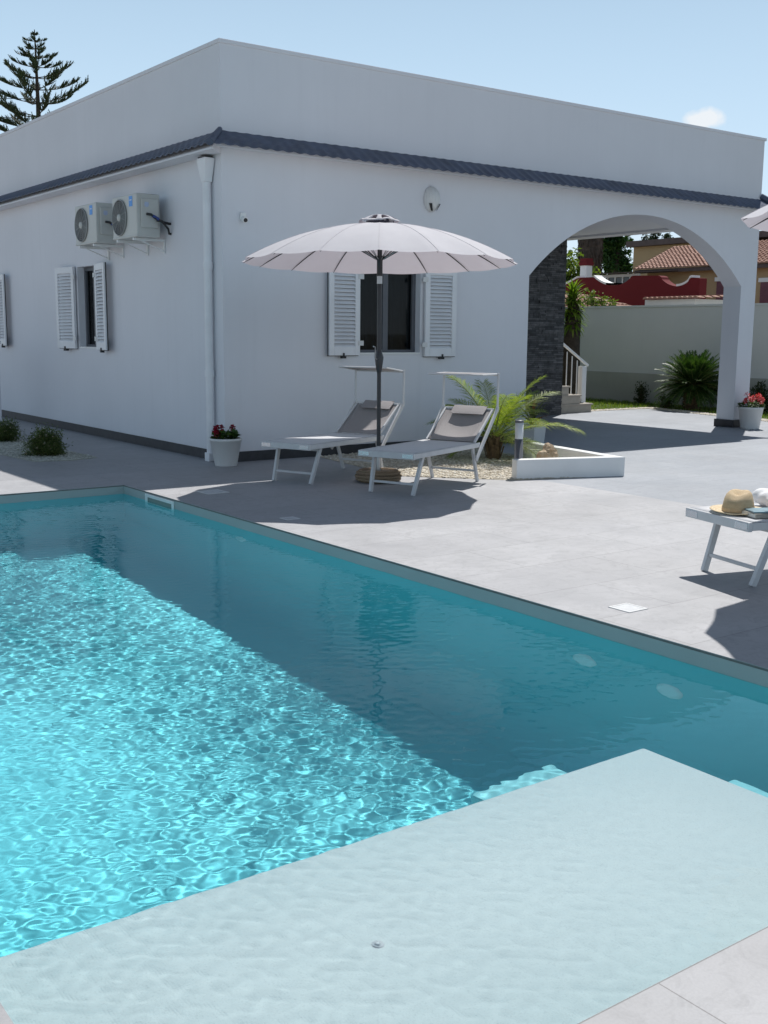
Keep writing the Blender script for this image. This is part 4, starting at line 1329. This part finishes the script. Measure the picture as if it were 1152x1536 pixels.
M_YUC = leaf_mat('yucca_leaf', (.07, .13, .015), (.16, .25, .03), (.30, .38, .07), .4)
M_BARK = plain('dark_bark', (.055, .042, .032), .95, var=.4, scale=14, bstr=.9, bscale=30)
t = empty('yucca', (11.5, 5.72, 0), 0, 'spiky green yucca on a dark trunk behind the stair railing', 'yucca')
m = MB(); m.tube([(0, 0, -.01), (.02, 0, .5), (0, .02, 1.2), (.03, 0, 1.9), (.02, 0, 2.2)], [.25, .21, .20, .17, .10], 12); m.build('trunk', M_BARK, t)
spiky(t, 1.72, 150, .40, .06, M_YUC, 6, -50, 85)
spiky(t, 2.0, 120, .42, .06, M_YUC, 7, -30, 80)
spiky(t, 2.22, 90, .40, .055, M_YUC, 8, -20, 88)

def planter_plant(loc, s, h, label, leafm, seed, n_, L):
    t = empty('planter', loc, .2, label, 'planter')
    m = MB(); q = s / 2
    m.add([(-q * .85, -q * .85, 0), (q * .85, -q * .85, 0), (q * .85, q * .85, 0), (-q * .85, q * .85, 0), (-q, -q, h), (q, -q, h), (q, q, h), (-q, q, h)], [(3, 2, 1, 0), (4, 5, 6, 7), (0, 1, 5, 4), (1, 2, 6, 5), (2, 3, 7, 6), (3, 0, 4, 7)])
    m.build('pot', M_GREYW, t, bevel=.01)
    spiky(t, h - .02, n_, L, .04, leafm, seed, 20, 88)
M_DRAC = leaf_mat('dracaena_leaf', (.05, .075, .03), (.10, .12, .04), (.25, .08, .05), .25)
planter_plant((4.35, -.55, 0), .28, .30, 'white square planter with reddish spiky plant against the facade by the arch', M_DRAC, 9, 26, .45)
planter_plant((5.75, 1.1, 0), .28, .32, 'white square planter with spiky plant under the porch by the stone wall', M_DRAC, 10, 24, .40)

# ------------------------------------------------------------------ porch stairs and railing
M_STEP = plain('pale_travertine', (.42, .37, .31), .7, var=.12, scale=8)
t = empty('porch_stairs', (9.5, 4.0, 0), 0, 'pale stone steps beside the dark stone wall of the porch', 'steps')
for i, xr in enumerate((10.12, 9.80, 9.48, 9.16)):
    m = MB(); z0, z1 = i * .175, (i + 1) * .175
    m.box((8.2 - 9.5, 3.78 - 4.0 + .001 * i, z0), (xr - 9.5, 5.3 - 4.0 - .001 * i, z1 - .032)); m.box((8.2 - 9.5, 3.76 - 4.0, z1 - .032), (xr + .025 - 9.5, 5.3 - 4.0, z1 - .0005))
    m.build('step', M_STEP, t, bevel=.005, seg=1)
t = empty('stair_railing', (10.2, 4.12, 0), 0, 'white metal stair railing with sloping handrail and square newel', 'railing')
m = MB(); m.box((-.075, -.06, 0), (.045, .06, .885)); m.build('newel_post', M_WHITE, t, bevel=.006)
m = MB(); m.bar((.14, 0, .895), (-1.55, 0, 1.89), .05, .045); m.build('handrail', M_WHITE, t, bevel=.01)
m = MB(); m.bar((-.08, 0, .16), (-1.55, 0, 1.03), .03, .03); m.build('lower_rail', M_WHITE, t)
for k in range(9):
    x = -.17 - .145 * k
    m = MB(); m.tube([(x, 0, .16 - (x + .08) * .592), (x, 0, .90 - (x - .0) * .588)], .011, 8); m.build('baluster', M_WHITE, t)

# ------------------------------------------------------------------ boundary wall, white post
M_BWALL = plaster_mat('boundary_plaster', (.67, .685, .665), .10, .5)
t = empty('boundary_wall', (13.5, 0, 0), 0, 'tall pale plastered boundary wall behind the lawn', 'wall')
m = MB(); m.box((0, -14, -.02), (.2, 20, 2.12)); m.build('wall', M_BWALL, t)
m = MB(); m.box((-.02, -14, 2.1205), (.22, 20, 2.165)); m.build('coping', M_BWALL, t)
m = MB(); m.box((-.045, -14, -.02), (-.0005, 20, .655)); m.build('plinth', plaster_mat('stained_plaster', (.47, .475, .43), .25, .6), t)
t = empty('gate_post', (-.82, 6.15, 0), 0, 'white plastered post at the far end of the side passage', 'post')
m = MB(); m.box((-.14, -.14, 0), (.14, .14, 1.28)); m.build('post', M_WALL, t, bevel=.01)
m = MB(); m.box((-.17, -.17, 1.281), (.17, .17, 1.33)); m.build('cap', M_WALL, t, bevel=.01)
# ------------------------------------------------------------------ houses beyond the boundary wall
def roof_tile_mat(name, c1, c2):
    m, nt, n, l, b = new_mat(name)
    vec = coords(n, l)
    f = noise_node(n, l, vec, 2.5, 5); f2 = noise_node(n, l, vec, 14, 3)
    l.new(mix(n, l, ramp(n, l, f, [(.3, c1), (.7, c2)]), tuple(x * .7 for x in c1), ramp(n, l, f2, [(.5, (0, 0, 0)), (.75, (.6,) * 3)])), b.inputs['Base Color'])
    b.inputs['Roughness'].default_value = .85
    return m
M_TILE = roof_tile_mat('terracotta_tile', (.30, .155, .11), (.42, .25, .19))
M_OCHRE = plaster_mat('ochre_plaster', (.46, .33, .19), .12, .3)
M_REDW = plaster_mat('dark_red_plaster', (.16, .018, .022), .15, .3)
M_BROWN = plain('dark_brown_fascia', (.10, .07, .065), .7, var=.2)
M_PURP = plain('maroon_shutter', (.17, .06, .08), .6, var=.15)

def tile_slope(mb, A_, B_, C_, D_, course=.24, pan=.15):
    """barrel tiles on the slope quad A-B (eave) to D-C (ridge): pans across, stepped courses up"""
    A_, B_, C_, D_ = map(Vector, (A_, B_, C_, D_))
    nrm = (B_ - A_).cross(D_ - A_).normalized()
    if nrm.z < 0: nrm = -nrm
    H = ((D_ + C_) / 2 - (A_ + B_) / 2).length
    nr = max(2, int(H / course)); W = (B_ - A_).length; spp = 6
    for i in range(nr):
        u0, u1 = i / nr, (i + 1) / nr
        L0, R0, L1, R1 = A_.lerp(D_, u0), B_.lerp(C_, u0), A_.lerp(D_, u1), B_.lerp(C_, u1)
        nc = max(spp, int((R0 - L0).length / pan) * spp)
        vs, fs = [], []
        for k in range(nc + 1):
            s = k / nc
            w = .034 * abs(math.sin(math.pi * k / spp))
            a, c = L0.lerp(R0, s), L1.lerp(R1, s)
            vs += [a + nrm * (w + .03), c + nrm * w, a + nrm * (w * .3)]
        for k in range(nc):
            q = 3 * k
            fs += [(q, q + 3, q + 4, q + 1), (q, q + 2, q + 5, q + 3)]
        mb.add(vs, fs)
    return mb

# ochre house
h = empty('ochre_house', (22, 9, 0), 0, 'ochre house with hipped terracotta roof beyond the boundary wall', 'house')
O = Vector((22, 9, 0))
def rel(p): return tuple(Vector(p) - O)
m = MB(); m.box(rel((22, 7.0, 0)), rel((29, 12.7, 3.50))); m.build('wall', M_OCHRE, h)
m = MB(); m.box(rel((25, 12.71, 0)), rel((31, 15.95, 4.60))); m.box(rel((25.6, 9.5, 3.6)), rel((31, 12.705, 4.58))); m.build('upper_storey', M_OCHRE, h)
m = MB(); m.box(rel((24.75, 9.2, 4.605)), rel((31.3, 16.1, 4.80))); m.build('flat_roof', M_BROWN, h)
e0, e1, rz = 12.95, 6.6, 4.52
m = MB()
r0, r1 = (24.5, 13.0 - 1.2, rz), (24.5, 8.6, rz)
tile_slope(m, rel((21.6, e0, 3.56)), rel((21.6, e1, 3.56)), rel((24.5, 9.3, 4.46)), rel((24.5, 13.75, 4.46)))
tile_slope(m, rel((21.6, e1, 3.56)), rel((28.6, e1, 3.56)), rel((24.6, 9.3, 4.46)), rel((24.5, 9.3, 4.46)))
m.box(rel((21.75, e1 + .2, 3.50)), rel((25.5, e0 - .05, 3.56)))
m.build('tiled_roof', M_TILE, h, fix=False)
m = MB(); m.box(rel((21.66, e1, 3.44)), rel((21.74, e0, 3.545))); m.build('gutter', M_BROWN, h)
for (y0, y1, z0, z1) in ((9.60, 9.98, 2.2, 3.12), (7.75, 8.45, 2.05, 3.05)):
    m = MB(); m.box(rel((21.96, y0, z0)), rel((21.999, y1, z1)))
    for k in range(12): m.box(rel((21.945, y0 + .03, z0 + .05 + k * (z1 - z0 - .1) / 12)), rel((21.9595, y1 - .03, z0 + .05 + (k + .6) * (z1 - z0 - .1) / 12)))
    w = m.build('window_shutter', M_PURP, h)
    m = MB(); m.box(rel((21.93, y0 - .06, z1 + .001)), rel((21.999, y1 + .06, z1 + .12))); m.build('lintel', M_WHITE, w)
# glazed veranda in front of it
v = empty('glazed_veranda', (20.6, 12.2, 0), 0, 'grey glazed veranda with slatted roof in front of the ochre house', 'veranda')
m = MB()
for k in range(7): m.box((-.6, -.85 + k * .30 - .025, 0), (-.55, -.85 + k * .30 + .025, 3.30))
m.box((-.62, -.9, 2.55), (-.56, 1.0, 2.62)); m.box((-.62, -.9, 3.25), (-.55, 1.0, 3.33))
m.build('frame', M_ACW, v)
m = MB(); m.box((-.575, -.85, 0.0), (-.57, .95, 3.24)); m.build('glass', plain('dark_glazing', (.035, .04, .045), .1, var=.2), v)
m = MB()
for k in range(20): m.bar((-.85, -.95 + k * .105, 3.36), (1.3, -.95 + k * .105, 3.50), .07, .02)
m.build('slatted_roof', M_BROWN, v)

# dark red scalloped wall with white cappings
prof = [(12.6, 2.95), (11.9, 2.82), (11.44, 2.89), (11.13, 2.99), (10.86, 3.08), (10.35, 3.08), (10.2, 3.01), (10.02, 2.92), (9.78, 2.85), (9.44, 2.84), (9.23, 2.88), (9.03, 2.98), (8.87, 3.07), (8.06, 3.04),
        (7.9, 2.92), (7.7, 2.81), (7.44, 2.75), (7.23, 2.78), (7.09, 2.85), (7.0, 2.95), (6.72, 2.93)]
def smooth(p, n_=5):
    out = []
    for i in range(len(p) - 1):
        a, b_, c, d = p[max(i - 1, 0)], p[i], p[i + 1], p[min(i + 2, len(p) - 1)]
        flatseg = abs(b_[0] - c[0]) > .45
        for k in range(1 if flatseg else n_):
            t_ = k / n_
            out.append(tuple(.5 * (2 * b_[j] + (c[j] - a[j]) * t_ + (2 * a[j] - 5 * b_[j] + 4 * c[j] - d[j]) * t_ ** 2 + (3 * b_[j] - a[j] - 3 * c[j] + d[j]) * t_ ** 3) for j in (0, 1)) if not flatseg else b_)
    return out + [p[-1]]
t = empty('red_wall', (17, 9, 0), 0, 'dark red garden wall with scalloped top and white cappings', 'wall')
sp = smooth(prof)
m = MB(); m.plate([(y - 9, z_) for y, z_ in sp] + [(6.72 - 9, 0), (12.6 - 9, 0)], [], lambda u, w, q: (q, u, w), .28); m.build('wall', M_REDW, t)
for (ya, yb) in ((12.0, 10.9), (10.3, 9.40), (7.45, 6.93), (9.86, 9.40)):
    m = MB(); seg = [p for p in sp if yb <= p[0] <= ya]
    th = .02 if (ya, yb) != (9.86, 9.40) else .06
    w = .055
    out = [(y - 9, z_ + .002) for y, z_ in seg] + [(y - 9, z_ + w + .002) for y, z_ in seg[::-1]]
    m.plate(out, [], lambda u, wv, q: (q - .015, u, wv), .31); m.build('white_capping', M_WHITE, t)

t = empty('chimney', (17.75, 11.32, 0), 0, 'white square chimney with dark red cap behind the scalloped wall', 'chimney')
m = MB(); m.box((-.12, -.12, 0), (.12, .12, 3.46)); m.build('stack', M_WHITE, t)
m = MB(); m.box((-.15, -.15, 3.461), (.15, .15, 3.56)); m.box((-.13, -.13, 3.561), (.13, .13, 3.66)); m.build('cap', M_REDW, t)

# tiled shed and white outbuilding just behind the boundary wall
t = empty('tiled_shed', (15.2, 9.5, 0), 0, 'low shed with faded pink tiled hip roof behind the yucca', 'shed')
m = MB(); m.box((-.7, -1.55, 0), (.9, 3.0, 2.06)); m.build('wall', M_OCHRE, t)
m = MB(); tile_slope(m, (-.95, 3.2, 2.10), (-.95, -1.85, 2.10), (.1, -.35, 2.52), (.1, 2.0, 2.52)); tile_slope(m, (-.95, -1.85, 2.10), (1.15, -1.85, 2.10), (.11, -.35, 2.52), (.1, -.35, 2.52)); m.build('tiled_roof', M_TILE, t, fix=False)
t = empty('white_outbuilding', (15.4, 6.2, 0), 0, 'small white outbuilding with a row of roof tiles behind the boundary wall', 'outbuilding')
m = MB(); m.box((0, -.62, 0), (1.2, .88, 2.36)); m.build('wall', M_GREYW, t)
m = MB(); tile_slope(m, (-.12, .85, 2.365), (-.12, -.80, 2.365), (1.3, -.80, 2.43), (1.3, .85, 2.43)); m.build('tiled_roof', M_TILE, t, fix=False)

# ------------------------------------------------------------------ trees
def tree(name, loc, h, trunk_r, blobs, leafs, L, mat, label, seed, bark=None):
    """trunk with limbs to each leaf mass; blobs = (dx, dy, z, rx, ry, rz)"""
    rnd = random.Random(seed)
    t = empty(name, loc, 0, label, 'tree', 'trees beyond the boundary wall')
    tk, lf = MB(), MB()
    top = h * .55
    tk.tube([(0, 0, -.02), (.05, 0, top * .5), (0, .05, top), (.05, 0, h * .8)], [trunk_r, trunk_r * .8, trunk_r * .6, trunk_r * .2], 10)
    for (bx, by, bz, rx, ry, rz_) in blobs:
        tk.tube([(0, 0, top * .8), (bx * .5, by * .5, (top + bz) / 2), (bx, by, bz)], [trunk_r * .4, trunk_r * .25, trunk_r * .08], 6, False)
        k_ = int(leafs * rx * ry)
        sub = [Vector((rnd.gauss(0, .5), rnd.gauss(0, .5), rnd.gauss(0, .5))) for _ in range(16)]
        for i in range(k_):
            c = rnd.choice(sub)
            v = c + Vector((rnd.gauss(0, .19), rnd.gauss(0, .19), rnd.gauss(0, .17)))
            if v.length > 1.15: v *= 1.15 / v.length
            p = Vector((bx + v.x * rx, by + v.y * ry, bz + v.z * rz_))
            leaf_quad(lf, p, Vector((rnd.gauss(0, 1), rnd.gauss(0, 1), rnd.gauss(-.1, .6))), Vector((rnd.gauss(0, .3), rnd.gauss(0, .3), 1)), L * rnd.uniform(.7, 1.3), L * .55)
    tk.build('trunk', bark or M_BARK, t, fix=False); lf.build('crown', mat, t, fix=False)
    return t
M_TG = leaf_mat('dark_green_leaf', (.012, .04, .010), (.03, .085, .018), (.06, .13, .03), .25)
M_TY = leaf_mat('yellow_green_leaf', (.05, .09, .015), (.12, .18, .03), (.22, .27, .06), .35)
M_PINE = leaf_mat('pine_needle', (.018, .035, .018), (.035, .06, .025), (.06, .085, .035), .15)
tree('broadleaf_tree', (20, 14.2, 0), 4.2, .18, [(0, -.1, 3.6, .8, .65, .55), (.3, .5, 3.2, .8, .7, .6), (0, .0, 2.7, .7, .7, .55), (.2, 1.3, 3.4, .8, .8, .7)], 1500, .15, M_TY, 'yellow-green bushy tree between the stone wall and the shaggy trunk', 41)
tree('broadleaf_tree', (30, 21.2, 0), 7.5, .3, [(0, .25, 5.1, .7, .55, .8), (0, .3, 6.0, .7, .5, .7), (.3, -.1, 4.3, .7, .5, .6), (.3, .7, 4.6, .8, .6, .9), (0, -.05, 5.5, .5, .45, .4)], 1900, .22, M_TG, 'dark green leafy tree between the big trunk and the ochre house', 42)
tree('broadleaf_tree', (40, 20.2, 0), 6.3, .25, [(0, 0, 5.3, 1.0, 1.0, .9), (0, .5, 5.2, .7, .6, .6), (0, -1.2, 5.0, 1.2, 1.2, 1.0)], 700, .24, M_TY, 'bright green tree top showing beside the porch pillar above the ochre house', 43)
for i, (y, z_, lab) in enumerate(((54.3, 10.2, 'small distant pine above the ochre house, the one nearest the shaggy trunk'), (53.1, 10.5, 'small distant pine above the ochre house, between its two neighbours'), (51.85, 10.2, 'small distant pine above the ochre house, farthest from the shaggy trunk'))):
    tree('pine_tree', (70, y, 0), z_, .2, [(0, 0, z_ - .35, .36, .36, .32), (0, .2, z_ - .95, .5, .42, .28), (0, -.15, z_ - 1.3, .6, .5, .3), (0, .1, z_ - 1.8, .6, .45, .3)], 900, .26, M_PINE, lab, 50 + i)

tree('leafy_shrub', (14.0, 7.15, 0), 2.5, .05, [(0, 0, 2.25, .25, .3, .28), (0, .35, 2.35, .25, .3, .3), (0, -.25, 2.2, .2, .22, .18)], 2400, .09, M_TY, 'thin yellow-green leafy shrub peeking over the boundary wall beside the yucca', 44)
t = empty('shaggy_tree', (26, 19.0, 0), 0, 'massive dark shaggy trunk rising behind the white chimney', 'tree', 'trees beyond the boundary wall')
m = MB(); rnd = random.Random(77)
m.tube([(0, 0, -.02), (0, 0, 2), (0, 0, 4), (0, .03, 5.2), (0, 0, 6.4)], [.40, .38, .41, .46, .42], 20)
for i in range(900):
    a = rnd.random() * 6.28; z0 = rnd.uniform(.5, 6.3); r_ = .39
    m.bar((r_ * math.cos(a), r_ * math.sin(a), z0 + .3), ((r_ + .10) * math.cos(a + .05), (r_ + .10) * math.sin(a + .05), z0), .05, .02)
m.build('trunk', plain('shaggy_bark', (.075, .055, .045), .95, var=.4, scale=8, bstr=1, bscale=20), t, fix=False)
lf, rb = MB(), MB()
for i in range(40):
    az = i * 2.39996
    frond(lf, rb, (.2 * math.cos(az), .2 * math.sin(az), 6.4), az, R(10 + 60 * i / 40), 1.6, R(70), 26, .4, .03, rnd, .3, .15)
rb.build('stalk', M_RACH, t); lf.build('crown', M_TG, t, fix=False)

# Norfolk Island pine behind the villa
t = empty('norfolk_pine', (5.62, 21.75, 0), 0, 'tall tiered conifer rising behind the villa parapet', 'tree')
TOPZ = 10.05
tk, lf = MB(), MB(); rnd = random.Random(5)
tk.tube([(0, 0, 0), (0, 0, 5), (.02, 0, 8), (0, 0, TOPZ)], [.16, .11, .06, .012], 10)
def tuft(p, d, L, w):
    """a rope-like twig wrapped in short needles"""
    d = d.normalized()
    lf.tube([p, p + d * L * .5, p + d * L + Vector((0, 0, L * .12))], [w * .5, w * .6, w * .18], 5, False)
    for k in range(9):
        q = p + d * L * (k / 9)
        s = Vector((rnd.gauss(0, 1), rnd.gauss(0, 1), rnd.gauss(0, 1))).normalized()
        leaf_quad(lf, q, d * .9 + s * .8, Vector((0, 0, 1)), w * 2.6, w * .8, 0)
z_ = TOPZ - .12; ln = .10; k = 0
while z_ > 4.5:
    nb = 5 if ln > .5 else 4
    off = rnd.random() * 1.2
    for b_ in range(nb):
        az = off + 2 * math.pi * b_ / nb + rnd.gauss(0, .12)
        Lb = ln * rnd.uniform(.82, 1.12)
        rise = R(4 + 10 * min(1, ln))
        pts = []
        for i in range(11):
            u = i / 10; r_ = Lb * u
            pts.append(Vector((r_ * math.cos(az), r_ * math.sin(az), z_ + r_ * math.tan(rise) * (.35 + .9 * u ** 1.8) - .02)))
        tk.tube(pts, [.018 * min(1, ln + .2) * (1 - .8 * i / 10) for i in range(11)], 5, False)
        nt_ = int(8 + 31 * Lb)
        for i in range(nt_):
            u = rnd.uniform(.30, 1.0) if Lb > .5 else rnd.uniform(.15, 1.0)
            f = u * 10; j = min(int(f), 9); p = pts[j].lerp(pts[j + 1], f - j)
            d0 = (pts[j + 1] - pts[j]).normalized(); s = d0.cross(Vector((0, 0, 1))).normalized()
            d = d0 * rnd.uniform(.4, 1) + s * rnd.choice((-1, 1)) * rnd.uniform(.25, .8) + Vector((0, 0, rnd.uniform(.25, .75)))
            tuft(p, d, min(.30, .07 + .22 * Lb) * rnd.uniform(.6, 1.15) * (1.1 - .4 * u), .017 + .007 * min(1, Lb))
    gap = .17 + .20 * min(1, (TOPZ - z_) / 1.6)
    z_ -= gap
    ln = min(1.9, .10 + .64 * (TOPZ - z_) ** 1.08)
tk.build('trunk', M_BARK, t, fix=False); lf.build('crown', M_PINE, t, fix=False)

t = empty('overhead_cable', (5.6, 21.7, 0), 0, 'pair of thin dark overhead cables running to the conifer', 'cable')
for i, (za, zb) in enumerate(((8.28, 8.12), (8.00, 7.55))):
    m = MB(); A_, B_ = Vector((-9, 5.3, za + .4 + .25 * i)), Vector((-.03, -.05, zb))
    m.tube([A_.lerp(B_, q / 12) - Vector((0, 0, .25 * math.sin(math.pi * q / 12))) for q in range(13)], .010, 5); m.build('wire', M_RUBBER, t)
